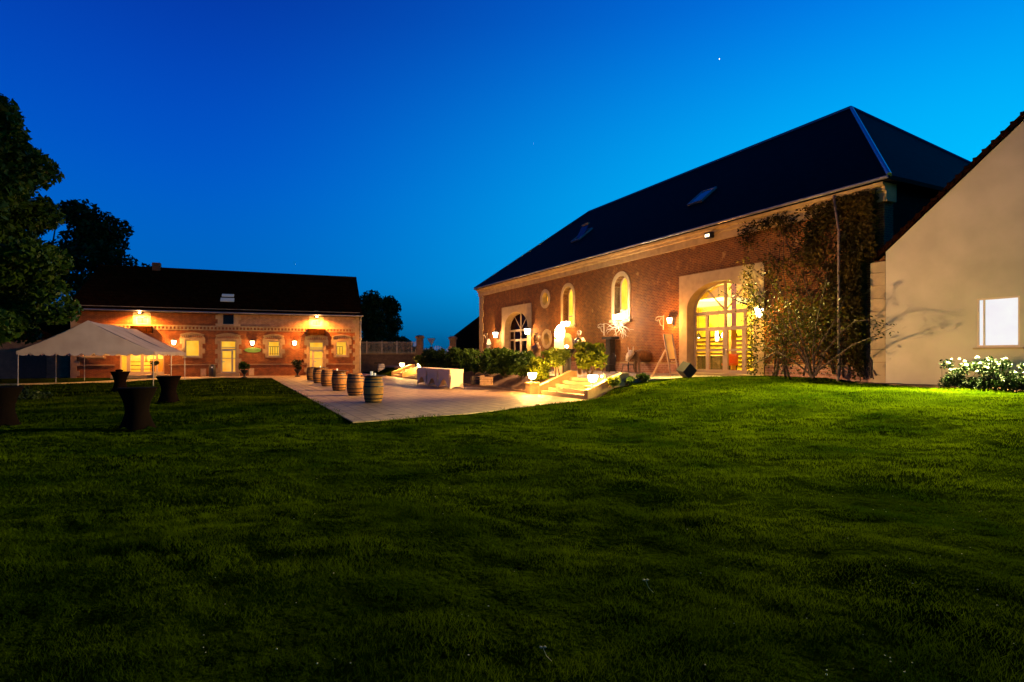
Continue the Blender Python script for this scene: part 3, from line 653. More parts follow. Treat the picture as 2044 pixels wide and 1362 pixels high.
b = MB(); b.tube([(.14, -e, ze-.1), (.14, -.1, ze-.5), (.14, -.1, 3.4), (.18, -.1, 3.2), (.10, -.1, 3.0), (.10, -.1, .1)], .06, 8); b.build('downpipe', M['gutter'], house, True)
b = MB(); xx = hx(289); b.box(xx-.3, xx+.3, ph-.3, ph+.3, zr-.3, zr+.45); b.build('chimney', M['house_brick'], rf)
xx = hx(453.5)
for k, (y_, h_) in enumerate(((.75, .42), (1.25, .32))):
    b = MB(); zc = HE+(y_)*hsl+.1; q = Matrix.Translation((xx-.05, y_, zc+.08)) @ Matrix.Rotation(math.atan(hsl)*(.9 if k else 1.0), 4, 'X'); b.box(-.52+.06*k, .52-.06*k, -h_*.55, h_*.55, 0, .08, q)
    b.build('skylight', mat('skylight_blind', (.35, .33, .28), .5, emit=(.6, .52, .38), es=.10), house)
# second skylight-less shadowed wing on the far side, under the tree
wing = thing('side_wing', 'dim plastered low wing half hidden behind the tent and tree', 'building', hwp(HL-.02, 1.2), HA)
b = MB(); b.box(-14, -.02, 0, .4, -.4, 3.0); b.build('wall', M['garden_wall'], wing)
b = MB(); b.add([(-14, -.3, 2.95), (0, -.3, 2.95), (0, 4, 5.4), (-14, 4, 5.4), (-14, -.3, 3.1), (0, -.3, 3.1), (0, 4, 5.55), (-14, 4, 5.55)], [(0, 1, 2, 3), (4, 5, 6, 7), (0, 1, 5, 4), (1, 2, 6, 5), (2, 3, 7, 6), (3, 0, 4, 7)]); b.build('roof', M['tile'], wing)
b = MB(); b.box(-3.6, -1.9, -.03, .0, -.1, 2.2); b.build('door', M['darkwood'], wing)
# ================================================= LAMPS ON THE BUILDINGS
def lantern(loc, rz, label, power, color=WARM, m='lamp', s=1.0, dy=-.28, group=None):
    t = thing('wall_lantern', label, 'wall lamp', loc, rz, group)
    b = MB(); b.box(-.05, .05, -.015, 0, -.12, .16); b.build('wall_plate', M['black'], t)
    b = MB(); b.tube([(0, 0, -.05), (0, dy*.5, -.14), (0, dy, -.02), (0, dy, .02)], .014, 6); b.build('bracket', M['black'], t)
    b = MB(); b.lathe([(.04*s, 0), (.075*s, .02), (.115*s, .22*s), (.10*s, .225*s)], (0, dy, 0), 6 if m == 'lamp' else 12); g = b.build('glass', M[m], t)
    b = MB(); b.lathe([(.15*s, .225*s), (.03, .32*s), (.02, .37*s), (0, .38*s)], (0, dy, 0), 6 if m == 'lamp' else 12); b.build('cap', M['black'], t)
    light('lantern_light', 'POINT', (0, dy-.35, .1), power, color, t, .07)
    return t
hl_z = lambda x, y: hz(x, y)-.1
lantern(hwp(hx(348), 0, hl_z(348, 686)), HA, 'lit wall lantern just beyond the white tent corner', 200, s=1.5, group='lanterns on the far brick house')
lantern(hwp(hx(504), 0, hl_z(504, 687)), HA, 'lit wall lantern above the small illuminated plaque', 140, s=1.5, group='lanterns on the far brick house')
lantern(hwp(hx(588), 0, hl_z(588, 687)), HA, 'lit wall lantern between barred window and the door behind the barrels', 140, s=1.5, group='lanterns on the far brick house')
for x, y, lab in ((281, 617, 'small bright spot lamp above the attic window over the tent'), (632, 628, 'small bright spot lamp above the attic window over the barrels')):
    t = thing('eave_spotlight', lab, 'lamp', hwp(hx(x), -.12, 5.18), HA, 'spot lamps under the far eaves')
    b = MB(); b.tube([(0, .12, 0), (0, -.25, .05)], .015, 6); b.build('arm', M['black'], t)
    b = MB(); b.lathe([(.0, .08), (.05, .07), (.11, -.03), (.10, -.04)], (0, -.28, 0), 12); b.build('shade', M['black'], t)
    b = MB(); b.ball((0, -.28, -.05), .10, rz=.06); b.build('bulb', M['lamp'], t)
    light('spot_light', 'SPOT', (0, -.62, -.12), 4600, (1, .36, .05), t, .04, spot_size=R(168), spot_blend=.5)
    light('spot_glow', 'POINT', (0, -.5, -.05), 160, (1, .5, .14), t, .05)
# plaque
pz = hz(504, 699); t = thing('wall_plaque', 'oval green lettered plaque under a lantern on the brick house', 'sign', hwp(hx(505), -.03, pz), HA)
b = MB(); b.lathe([(0, 0), (.5, 0), (.52, .03), (0, .03)], n=24, mtx=Matrix.Rotation(R(90), 4, 'X') @ Matrix.Diagonal((1.25, .42, 1, 1))); b.build('board', mat('plaque_glow_paint', (.05, .09, .01), .5, emit=(.35, .45, .03), es=.10), t)  # light on the plaque put in as a faint glow of its paint
b = MB()
for k in range(11):
    xx = -.36+k*.07; b.bar((xx, -.034, -.04), (xx+.03, -.034, .06 if k % 3 else .09), .014, .01); b.bar((xx, -.034, .02), (xx+.05, -.034, .0), .012, .01)
b.build('lettering', M['darkwood'], t)
# barn lamps
FL = bw(fx(1428), .0, fz(1428, 472))
t = thing('floodlight', 'small square floodlight mounted on the barn cornice', 'floodlight', FL, BA)
b = MB(); b.box(-.05, .05, -.3, 0, -.03, .03); b.build('bracket', M['black'], t)
b = MB(); b.box(-.2, .2, -.55, -.3, -.13, .15); b.build('housing', M['black'], t)
b = MB(); b.box(-.15, .15, -.56, -.552, -.08, .06); b.build('lens', mat('flood_lens', (.9, .8, .6), .2, emit=(1, .85, .5), es=2.5), t)  # lens set glowing to go with the added beams
light('patio_fill', 'SPOT', (-.2, -.75, -.12), 60000, (1, .58, .22), t, .3, spot_size=R(66), spot_blend=.8).rotation_euler = (Vector((-9, -15.0, 0))-Vector((0, 0, FL.z))).normalized().to_track_quat('-Z', 'Y').to_euler()  # added fill for the patio, not the fixture's own light
light('lawn_fill', 'SPOT', (0, -.7, -.12), 44000, (1, .72, .18), t, .08, spot_size=R(84), spot_blend=1.0).rotation_euler = (Vector((6.5, -5.0, .4))-Vector((0, 0, FL.z))).normalized().to_track_quat('-Z', 'Y').to_euler()  # added beam to brighten the lawn, hung on the floodlight fixture
fa = fx
lantern(bw(fa(1345), .02, fz(1345, 646)), BA, 'orange lit lantern beside the lit arched door, over the leaning board', 420, ORANGE, s=1.3)
lantern(bw(fa(1528), .02, fz(1528, 634)), BA, 'lit lantern shining through the shrub branches', 330, (1, .50, .09), s=1.7, dy=-.4)
lantern(bw(fa(995), .02, fz(995, 674)), BA, 'white glowing lantern at the far corner of the barn', 620, (1, .55, .2), 'lamp_w', 2.0)
lantern(bw(fa(1059), .02, fz(1059, 668)), BA, 'white glowing lantern between arched dark door and lower round window', 620, (1, .48, .11), 'lamp_w', 2.0)
# bright spots under the tall windows
for x, y, lab, pw_, colr in ((1134, 648, 'blazing strip floodlight under the middle tall arched window', 680, (1, .50, .11)), (1241, 634, 'blazing white floodlight under the tall window nearest the lit door', 820, (1, .78, .52))):
    t = thing('uplight_box', lab, 'floodlight', bw(fa(x), .22, fz(x, y)-.12), BA)
    b = MB(); b.box(-.3, .3, -.12, .12, -.05, 0); b.build('housing', M['black'], t)
    b = MB(); b.box(-.42, .42, -.12, .12, 0, .30); b.ball((.14, -.02, .24), .16, .1, .1); b.build('lens', M['lamp_w'], t)
    light('uplight', 'POINT', (0, -.9, .1), pw_, colr, t, .12)
# scroll brackets
for x, y, lab in ((972, 672, 'white scrolled iron bracket at the barn far corner'), (1098, 668, 'white scrolled bracket beside the lower round window'), (1204, 655, 'white scrolled bracket left of the bare-metal wall sculpture'.replace('left of ', 'near ')), (1322, 641, 'white scrolled bracket near the orange lantern')):
    t = thing('wall_bracket', lab, 'bracket', bw(fa(x), .02, fz(x, y)), BA, 'scrolled brackets on the barn wall')
    b = MB(); b.bar((.16, -.03, -.5), (.16, -.03, .3), .05); b.tube([(.14, -.06, .22), (-.1, -.12, .26), (-.3, -.16, .2), (-.34, -.16, .06), (-.22, -.14, .0), (-.16, -.12, .1)], .03, 6)
    b.tube([(.14, -.04, -.3), (-.02, -.1, -.22), (-.08, -.12, 0), (.0, -.1, .12), (.1, -.06, .1)], .022, 6); b.build('scroll', M['white'], t)
# ================================================= GARDEN LAMPS ON PEDESTALS
def pedestal_lamp(loc, h, label, power, w=.46, lw=.2):
    p = thing('stone_pedestal', label.replace('LAMP', 'pedestal'), 'pedestal', loc, BA, 'lamp pedestals by the garden steps')
    b = MB(); b.box(-w/2, w/2, -w/2, w/2, -.1, h-.06); b.box(-w/2-.03, w/2+.03, -w/2-.03, w/2+.03, h-.06, h); b.build('body', M['stone'], p)
    t = thing('garden_lamp', label.replace('LAMP', 'cup-shaped lamp'), 'lamp', Vector(loc)+Vector((0, 0, h)), BA, 'glowing garden lamps on pedestals')
    b = MB(); b.lathe([(.09, 0), (.09, .03), (.03, .06), (.03, .14)], n=14); b.build('foot', M['black'], t)
    b = MB(); b.lathe([(.06, .14), (lw*.75, .19), (lw, .36), (lw*.99, .42), (0, .43)], n=16); b.build('shade', M['lamp'], t, True)
    for dx, dy in ((-.55, 0), (.4, -.45), (.05, .55)):
        light('lamp_light', 'POINT', (dx*.8, dy*.8, .34), power/3, (1, .50, .12), t, .12)
pedestal_lamp(gnd(1062.5, 786), .50, 'glowing LAMP at the foot of the near steps, on the flower bed side', 1250)
pedestal_lamp(gnd(1183, 796), .50, 'glowing LAMP at the foot of the near steps, beside the lawn', 1500)
LP_ = gnd(1183, 796); ll = light('lamp_beam', 'SPOT', LP_+Vector((.42, -.1, 1.25)), 4700, (1, .64, .32), None, .26, spot_size=R(112), spot_blend=.9)
ll.rotation_euler = (bw(11.0, .0, 2.9)-(LP_+Vector((.3, 0, .95)))).to_track_quat('-Z', 'Y').to_euler()
pedestal_lamp(gnd(802.5, 751), .66, 'glowing LAMP far off beside the white barrel', 1300)
pedestal_lamp(gnd(838, 754), .66, 'glowing LAMP rising just behind the white buffet tables', 900)
# ================================================= BARRELS
def barrel(loc, label, board=True, m='oak', rz=0, R_=.33, H_=.93):
    t = thing('wine_barrel', label, 'barrel', loc, rz, 'wine barrels on the patio')
    pr = [(R_*(.80+.20*math.sin(math.pi*k/10)**.9)*(1.08), H_*k/10) for k in range(11)]
    b = MB(); n = 28; vs = []; b.lathe([(0, .03)]+[(pr[0][0]-.02, .03)]+pr+[(pr[-1][0]-.02, H_), (pr[-1][0]-.03, H_-.03), (0, H_-.03)], n=n); b.build('staves', M[m], t, True)
    for z in (.03, .15, .31, .62, .78, .90):
        z *= H_; u = z/H_; r = lambda q: R_*(.80+.20*math.sin(math.pi*min(max(q, 0), 1))**.9)*1.08+.006
        b = MB(); w = .045; b.lathe([(r(u-w/2/H_), z-w/2), (r(u+w/2/H_), z+w/2)], n=28); b.build('hoop', M['hoop'], t, True)
    if board:
        b = MB(); b.lathe([(0, H_+.002), (.46, H_+.002), (.47, H_+.012), (.47, H_+.028), (.46, H_+.035), (0, H_+.035)], n=32); b.build('tabletop', M['darkwood'], t)
    return t
bs = [(745.5, 803.5, 1, 'large wine barrel with wide round board top and two glass jars, at the row end'), (709, 789.5, 0, 'wine barrel without a board, second from the lawn corner'), (677, 779.8, 1, 'wine barrel with board top, third from the lawn corner'),
      (653.5, 771, 0, 'wine barrel standing fourth in the row on the patio'), (636, 764.5, 1, 'wine barrel standing fifth in the row, half hidden'), (622.5, 759.6, 0, 'last wine barrel of the row, right before the lit house door')]
bpos = []
for x, y, bd, lab in bs:
    p = gnd(x, y); p.z = .006; bpos.append(p); barrel(p, lab, bool(bd), rz=random.uniform(0, 6))
M['pale_oak'] = mat('limed_oak', (.62, .50, .36), .6, var=.12, vs=7)
p = gnd(761, 746); p.z = .006; barrel(p, 'pale limed barrel standing alone near the garden wall', False, 'pale_oak')
b = MB(); b.box(-.36, .36, -.01, .03, 0, .16); t = b.build('loose_board', M['darkwood']); t.location = p+Vector((-.35, .1, .93)); tag(t, 'dark board leaning on top of the pale barrel', 'board')
# jars
jar = thing('candle_jar', 'tall clear glass candle jar on the nearest barrel', 'jar', bpos[0]+Vector((-.08, .05, .967)), 0, 'candle jars on barrels')
b = MB(); b.lathe([(.045, 0), (.05, .01), (.05, .14), (.046, .14), (.045, .012)], n=12); b.build('glass', mat('jar_glass', (.7, .65, .55), .1, emit=(1, .8, .5), es=.35), jar, True)
b = MB(); b.lathe([(.03, .012), (.03, .06), (0, .065)], n=10); b.build('candle', M['petal'], jar)
dup(jar, bpos[0]+Vector((.07, -.1, .967)), label='low glass candle jar beside the taller one on the nearest barrel').scale = (.85, .85, .6)
dup(jar, bpos[2]+Vector((-.1, 0, .967)), label='glass candle jar on the third barrel of the row').scale = (.8, .8, .6)
dup(jar, bpos[4]+Vector((.1, 0, .967)), label='glass candle jar on the half hidden fifth barrel').scale = (.8, .8, .6)
# ================================================= BLACK COCKTAIL TABLES
def cocktail(loc, label, rz=0, s=1.0):
    t = thing('cocktail_table', label, 'table', loc, rz, 'cocktail tables under black stretch covers')
    H_ = .93; vs = []; n = 48; rows = []; b = MB()
    for k in range(15):
        u = k/14; z = H_*(1-u)
        for j in range(n):
            a = 2*math.pi*j/n; foot = abs(math.cos(2*a))            # four feet pull the cloth out
            r0 = .40 if u < .02 else .40*(1-.0*u)
            wst = .235+.165*abs(1-u*1.9)**1.5 if u < .526 else .235+(.33-.235+.05*foot)*((u-.526)/.474)**1.6
            zz = z-(0 if u < .85 else 0)
            if k == 14: zz = .012+.075*(1-foot)**1.5
            vs.append((wst*math.cos(a), wst*math.sin(a), zz))
    b.add(vs, [(i*n+j, i*n+(j+1) % n, (i+1)*n+(j+1) % n, (i+1)*n+j) for i in range(14) for j in range(n)]); b.build('stretch_cover', M['cloth_black'], t, True)
    b = MB(); b.lathe([(0, H_+.012), (.39, H_+.012), (.405, H_), (.40, H_-.02), (0, H_-.02)], n=40); b.build('tabletop', M['cloth_black'], t)
    return t
p = gnd(274, 856); cocktail(p, 'black covered cocktail table, middle one of three before the tent', .5)
p = gnd(337, 803); cocktail(p, 'black covered cocktail table standing near the tent leg', .9)
p = gnd(240, 781.5); p2 = p; cocktail(p, 'black cocktail table with bundled cloth on top, before the lit entrance', .2)
p = gnd(4, 852); cocktail(p, 'black cocktail table beside the low bush, cut by the picture edge', .1)
t = thing('cloth_bundle', 'dark bundled cloth lying on the cocktail table before the entrance', 'cloth', p2+Vector((-.05, 0, .942)), 0)
b = MB(); b.ball((0, 0, .05), .17, .14, .06, jit=.12); b.build('cloth', M['cloth_black'], t, True)
# ================================================= WHITE BUFFET TABLES
tA = gnd(898, 777.4); dirU = Vector((-.4453, .8954, 0))
covm = M['cloth_white']
for k in range(3):
    ctr = tA+dirU*(.93+k*1.88)+Vector((.8954, .4453, 0))*.38; ctr.z = .006
    t = thing('buffet_table', ['white stretch-covered buffet table whose brightly lit end shows', 'middle white stretch-covered buffet table of the three', 'white stretch-covered buffet table next to the glowing lamp behind it'][k], 'table', ctr, BA, 'white covered buffet tables in a row')
    Lh, Wh, H_ = .92, .37, 1.0
    b = MB(); b.box(-Lh, Lh, -Wh, Wh, H_-.03, H_); b.build('tabletop', covm, t)
    def side(hw, name, ah, aw, y, rot):
        n = 18; lp = []
        for i in range(n+1): u = -1+2*i/n; lp.append((hw*u if abs(u) == 1 else aw*u, 0 if abs(u) == 1 else ah*math.sqrt(max(0, 1-u*u))+.002))
        outer = lp+[(hw*(1-.13*math.sin(math.pi*(j/8))), H_*j/8-.0) for j in range(1, 8)]+[(hw, H_-.03), (-hw, H_-.03)]+[(-hw*(1-.13*math.sin(math.pi*(j/8))), H_*j/8) for j in range(7, 0, -1)]
        o = ext(name, [outer], y-.006, y+.006, covm, t); o.rotation_euler = (0, 0, rot); return o
    side(Lh, 'cover_side', .46, .50, -Wh, 0); side(Lh, 'cover_side', .46, .50, -Wh, math.pi)
    side(Wh, 'cover_end', .12, .30, -Lh, R(90)); side(Wh, 'cover_end', .12, .30, -Lh, R(-90))
    for sx_ in (-1, 1):
        for sy in (-1, 1): b = MB(); b.bar((sx_*(Lh-.04), sy*(Wh-.04), 0), (sx_*(Lh-.06), sy*(Wh-.05), H_-.03), .03); b.build('leg', M['steel'], t)
# ================================================= TENT
tn = thing('party_tent', 'white canvas party tent with scalloped valance and open sides', 'tent', (-22.9, 31.1, 0), math.atan2(-.93, .37)+math.pi/2*0)
ta = math.atan2(.4453, .8954)  # local x across, local y along the ridge
ta = R(21.2); tn.rotation_euler = (0, 0, ta); TW, TL, TE, TR = 3.1, 10.6, 1.93, 3.6
b = MB(); n = 10; vs = []
for j in range(13):
    y = TL*j/12
    for i in range(2*n+1):
        u = -1+i/n; sag = -.10*math.sin(math.pi*abs(u))-(.05*math.sin(math.pi*(j % 6)/6)*(1 if True else 0)); vs.append((TW*u, y, TE+(TR-TE)*(1-abs(u))+sag*(1-.2*abs(u))))
b.add(vs, [(j*(2*n+1)+i, j*(2*n+1)+i+1, (j+1)*(2*n+1)+i+1, (j+1)*(2*n+1)+i) for j in range(12) for i in range(2*n)]); b.build('roof_canvas', M['tent'], tn, True)
for y in (0, TL):
    b = MB(); vs = [(TW*u, y-.01, TE) for u in np.linspace(-1, 1, 21)]+[(TW*u, y-.01, TE+(TR-TE)*(1-abs(u))-.10*math.sin(math.pi*abs(u))*(1-.2*abs(u))-.004) for u in np.linspace(-1, 1, 21)]
    b.add(vs, [(i, i+1, 21+i+1, 21+i) for i in range(20)]); b.build('gable_canvas', M['tent'], tn)
def valance(p0, p1, n_, h_=.24):
    b = MB(); p0, p1 = Vector(p0), Vector(p1); m_ = n_*8; vs = []
    for i in range(m_+1):
        p = p0.lerp(p1, i/m_); s_ = abs(math.sin(math.pi*i/8)); vs += [p, p-Vector((0, 0, h_*(.45+.55*s_)))]
    b.add(vs, [(2*i, 2*i+1, 2*i+3, 2*i+2) for i in range(m_)]); b.build('valance', M['tent'], tn)
valance((-TW, -.02, TE), (TW, -.02, TE), 11); valance((-TW, TL+.02, TE), (TW, TL+.02, TE), 11)
valance((TW+.02, 0, TE), (TW+.02, TL, TE), 20); valance((-TW-.02, 0, TE), (-TW-.02, TL, TE), 20)
for y in (.05, TL/2, TL-.05):
    for sx_ in (-1, 1):
        b = MB(); b.tube([(sx_*(TW-.05), y, -.1), (sx_*(TW-.05), y, TE-.35), (sx_*(TW-.06), y, TE-.02)], .025, 6); b.build('pole', M['gutter'], tn)
        b = MB(); b.tube([(sx_*(TW-.05), y, TE-.03), (0, y, TR-.06)], .022, 6); b.build('rafter', M['gutter'], tn)
b = MB(); b.tube([(0, .05, TR-.08), (0, TL-.05, TR-.08)], .022, 6); b.build('ridge_pole', M['gutter'], tn)
# white picket panel / post by the tent
# ================================================= FENCE, GATE PILLARS, SIGN, OUTBUILDING
fd = (HA*0, )
f0 = at(712, HY, 62.0); f1 = at(838, HY, 62.0); fl = (f1-f0).length
wl = thing('garden_wall', 'low weathered garden wall under the white railing', 'wall', (f0.x, f0.y, 0))
b = MB(); b.box(-1, fl+1, 0, .35, -.3, 1.9); b.build('wall', M['garden_wall'], wl); b = MB(); b.box(-1, fl+1, -.05, .4, 1.9, 1.98); b.build('coping', M['stone'], wl)
fn = thing('railing', 'white metal bar railing on top of the low garden wall', 'fence', (f0.x, f0.y+.17, 1.98))
b = MB(); x = .05
while x < fl: b.box(x, x+.035, -.015, .015, 0, 1.3); x += .13
b.build('bars', M['white'], fn)
b = MB(); b.box(0, fl, -.02, .02, .12, .16); b.box(0, fl, -.02, .02, 1.14, 1.18); b.build('rail', M['white'], fn)
for k in range(4): b = MB(); x = fl*(k+.62)/4.2; b.box(x, x+.09, -.045, .045, 0, 1.36); b.build('post', M['white'], fn)
def pillar(x, y, lab):
    p = at(x, HY, 60); t = thing('gate_pillar', lab, 'pillar', (p.x, p.y, 0), 0, 'brick gate pillars with domed caps'); h = EYE+(HY-y)*60/F
    b = MB(); b.box(-.32, .32, -.32, .32, -.2, h-.35); b.build('shaft', M['garden_wall'], t)
    b = MB(); b.box(-.42, .42, -.42, .42, h-.35, h-.22); b.lathe([(.5, 0), (.42, .12), (.2, .2), (0, .22)], (0, 0, h-.22), 4); b.build('cap', M['garden_wall'], t)
pillar(838, 669, 'brick gate pillar at the end of the white railing'); pillar(904, 671, 'brick gate pillar beside the dark outbuilding')
gp = at(845, HY, 60.5); gq = at(900, HY, 60.5)
gt = thing('iron_gate', 'thin dark iron gate between the two brick pillars', 'gate', (gp.x, gp.y, 0)); gl = gq.x-gp.x; b = MB(); x = 0
while x < gl: b.box(x, x+.03, 0, .03, .1, 2.5+.35*math.cos((x/gl-.5)*5)**2); x += .16
b.box(0, gl, 0, .04, .3, .36); b.box(0, gl, 0, .04, 2.2, 2.25); b.build('bars', M['gutter'], gt)
p = at(861, HY, 68); t = thing('road_sign', 'inverted triangle road sign seen from behind with box below', 'sign', (p.x, p.y, 0))
z1 = EYE+(HY-675.5)*68/F; ext('plate', [[(-.5, z1), (.5, z1), (0, z1-.85)]], 0, .03, M['gutter'], t)
b = MB(); b.box(-.2, .2, -.02, .03, z1-1.5, z1-1.0); b.build('lower_plate', M['black'], t); b = MB(); b.tube([(0, .05, 0), (0, .05, z1)], .04, 6); b.build('pole', M['gutter'], t)
ob0 = at(906, HY, 64); t = thing('outbuilding', 'dark roofed outbuilding beyond the barn far corner', 'building', (ob0.x, ob0.y, 0)); zA = EYE+(HY-670)*64/F; zB = EYE+(HY-619)*64/F; wB = 64/F*64
b = MB(); b.add([(0, 0, zA), (wB*1.15, 0, zB+.3), (wB*1.15, 14, zB+.3), (0, 14, zA), (0, 0, zA-.15), (wB*1.15, 0, -.2), (0, 14, zA-.15), (wB*1.15, 14, -.2)], [(0, 1, 2, 3)]); b.add([(0, .01, zA-.02), (wB*1.15, .01, zB+.28), (wB*1.15, .01, 1.2), (0, .01, 1.2)], [(0, 1, 2, 3)]); b.build('roof', M['slate'], t)
b = MB(); b.box(.1, wB*1.1, .1, .5, -.2, 2.4); b.build('wall', M['garden_wall'], t)
b = MB(); b.bar((.12, .0, 0), (.12, .0, zA-.1), .12); b.build('post', M['white'], t)
# ================================================= TREES
def tree(name, loc, label, blobs, n, size, m, trunk, group=None, r=.3):
    t = thing(name, label, 'tree', loc, 0, group)
    rnd_leaves('crown', blob_pts(blobs, n), size, m, t)
    b = MB(); top = Vector(trunk); b.tube([(0, 0, -.2), tuple(top*.3), tuple(top*.65), tuple(top)], [r*1.25, r, r*.75, r*.3], 10)
    for q in blobs[:14]:
        c_ = Vector(q[:3]); b.tube([tuple(top*.5), tuple((top*.5).lerp(c_, .55)+Vector((0, 0, .3))), tuple(c_)], [r*.4, r*.2, .03], 6)
    b.build('trunk', M['bark'], t, True)
blobs = []
rr = random.Random(3)
for k in range(190):                        # big conical tree at the edge of the picture
    z = rr.uniform(2.9, 15.2); rad = float(np.interp(z, [2.9, 4.5, 6.2, 9.4, 12, 13.3, 16], [5.3, 5.8, 5.0, 5.5, 4.5, 3.7, .9])); a = rr.uniform(0, 6.283); q = rad*rr.uniform(.55, 1.0); s_ = rr.uniform(.7, 1.35); blobs.append((q*math.cos(a), q*math.sin(a), z, s_*1.05, s_*1.05, s_*.7))
tree('linden_tree', (-28.0, 27, 0), 'big leafy green tree overhanging the tent roof', blobs, 75000, .17, M['leaf_tree'], (0, 0, 15), r=.5)
blobs = []
for k in range(110):
    z = rr.uniform(6, 19.6); zz = (z-3)/18.0; rad = 15.5*math.sqrt(max(0, 1-zz**2)); a = rr.uniform(0, 6.283); q = rad*rr.uniform(.6, 1); s_ = rr.uniform(1.2, 2.3); blobs.append((q*math.cos(a), q*math.sin(a)*.6, z, s_, s_, s_*.8))
tree('dark_tree', (-58.6, 72, 0), 'black silhouetted round tree rising behind the long roof', blobs, 26000, .34, M['leaf_dk'], (0, 0, 15), r=.6)
def bush_tree(x0, x1, ytop, Z, lab, n, nb=40, s0=.8, size=.24, grp='dark trees beyond the railing'):
    p0, p1 = at(x0, HY, Z), at(x1, HY, Z); rad = (p1.x-p0.x)/2; h = EYE+(HY-ytop)*Z/F; bl_ = []
    for k in range(nb):
        z = rr.uniform(1.5, h-s0*.6); rz_ = rad*(.55+.45*math.sin(math.pi*min(1, (z/h)*.85+.1)))*(1 if z < h*.7 else math.sqrt(max(.02, 1-((z-h*.7)/(h*.31))**2)))
        a = rr.uniform(0, 6.283); q = (rz_-s0*.4)*rr.uniform(.3, 1); s_ = s0*rr.uniform(.7, 1.3); bl_.append((q*math.cos(a), q*math.sin(a), z, s_, s_, s_*.9))
    tree('dark_tree', ((p0.x+p1.x)/2, Z, 0), lab, bl_, n, size, M['leaf_dk'], (0, 0, h*.7), grp, .25)
bush_tree(716, 765, 587, 80, 'dense dark tree against the sky at the long house corner', 11000, 50, 1.3)
bush_tree(752, 800, 594, 84, 'dark tree with spiky twigs standing between house corner and gate', 8000, 44, 1.1)
bush_tree(770, 832, 672, 76, 'low dark bush just above the railing top', 4500, 30, .8)
# ================================================= SHRUBS IN THE BED
def shrub(name, loc, blobs, n, size, m, label, cat='shrub', group=None, stems=6):
    t = thing(name, label, cat, loc, BA, group); rnd_leaves('foliage', blob_pts(blobs, n, .3), size, M[m], t); b = MB()
    for k in range(stems):
        q = blobs[k % len(blobs)]; b.tube([(rr.uniform(-.12, .12), rr.uniform(-.1, .1), -.1), (q[0]*.5+rr.uniform(-.1, .1), q[1]*.5, q[2]*.5), (q[0], q[1], q[2])], [.03, .022, .008], 5)
    b.build('stem', M['bark'], t); return t
def bed_shrub(a, tt_, h, w, m, lab, n=4600, size=.085):
    g0 = .70-.62*float(sstep(8.0, 9.72, tt_)) if tt_ > 8 else .7
    bb = [(rr.uniform(-w*.6, w*.6), rr.uniform(-w*.35, w*.35), rr.uniform(h*.18, h*.84), w*rr.uniform(.35, .55), w*rr.uniform(.3, .45), h*rr.uniform(.16, .26)) for _ in range(13)]
    shrub('garden_shrub', bw(a, tt_, g0), bb, n, size, m, lab, group='shrubs along the terrace edge')
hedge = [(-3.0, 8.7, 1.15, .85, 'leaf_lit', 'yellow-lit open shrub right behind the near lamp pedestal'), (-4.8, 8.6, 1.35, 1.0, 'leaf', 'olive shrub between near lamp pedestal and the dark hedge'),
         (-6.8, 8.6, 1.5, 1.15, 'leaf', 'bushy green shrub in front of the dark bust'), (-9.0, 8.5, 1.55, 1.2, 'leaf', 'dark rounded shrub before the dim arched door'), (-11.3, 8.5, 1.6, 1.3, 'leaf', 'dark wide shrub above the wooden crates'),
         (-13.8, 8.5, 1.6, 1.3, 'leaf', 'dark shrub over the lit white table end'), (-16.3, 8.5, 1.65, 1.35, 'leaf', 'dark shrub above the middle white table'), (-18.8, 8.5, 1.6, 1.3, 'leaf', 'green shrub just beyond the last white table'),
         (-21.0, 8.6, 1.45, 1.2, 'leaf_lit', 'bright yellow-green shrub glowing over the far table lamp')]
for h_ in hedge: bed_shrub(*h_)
# small leafy tree with twin trunk + glossy shrub by the steps
p = bw(-2.0, 8.4, .55)
t = thing('small_tree', 'small twin-stemmed tree lit from below by the pedestal lamp', 'tree', p, BA)
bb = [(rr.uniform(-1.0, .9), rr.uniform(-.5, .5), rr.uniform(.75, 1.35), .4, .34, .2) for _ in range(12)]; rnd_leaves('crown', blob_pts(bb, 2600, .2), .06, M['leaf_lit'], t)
b = MB(); b.tube([(.35, 0, -.2), (.2, 0, .25), (.22, 0, .6), (-.1, 0, .95)], [.045, .04, .035, .015], 7); b.tube([(.4, .05, -.2), (.45, .05, .3), (.35, .0, .7), (.6, 0, 1.0)], [.045, .035, .03, .012], 7); b.build('trunk', M['bark'], t, True)
p = at(1176, HY, 25.2); p.z = .72
bb = [(rr.uniform(-.5, .6), rr.uniform(-.4, .4), rr.uniform(.45, 1.45), .38, .34, .26) for _ in range(12)]+[(.9, 0, .9, .3, .3, .3), (.95, -.1, .6, .3, .3, .2)]
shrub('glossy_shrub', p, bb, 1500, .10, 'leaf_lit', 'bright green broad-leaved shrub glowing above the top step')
# plants by the lawn-side pedestal
for k, (x, y, hh, ww, lab) in enumerate(((1222, 769, .42, .42, 'yellow-lit leafy clump with a tall shoot by the lawn-side pedestal'), (1252, 765, .38, .5, 'low dark green plant clump at the terrace lawn edge'), (1284, 762, .42, .45, 'low dark green plant clump under the leaning board'))):
    P = at(x, y, 22.3+k*.6); P.z = gz(P.x, P.y)
    if P.z < .1: P.z = .1
    P.z = EYE-(y-HY)*P.y/F
    bb = [(rr.uniform(-ww*.6, ww*.6), rr.uniform(-.15, .15), rr.uniform(.05, hh*.6), .18, .15, .14) for _ in range(7)]
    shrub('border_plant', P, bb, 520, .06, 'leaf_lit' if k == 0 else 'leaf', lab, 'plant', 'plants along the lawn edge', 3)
P = at(1204, 760, 22.6); P.z = EYE-(766-HY)*P.y/F
t = thing('garden_spike_light', 'small swan-neck garden light between lamp pedestal and plants', 'lamp', P, BA)
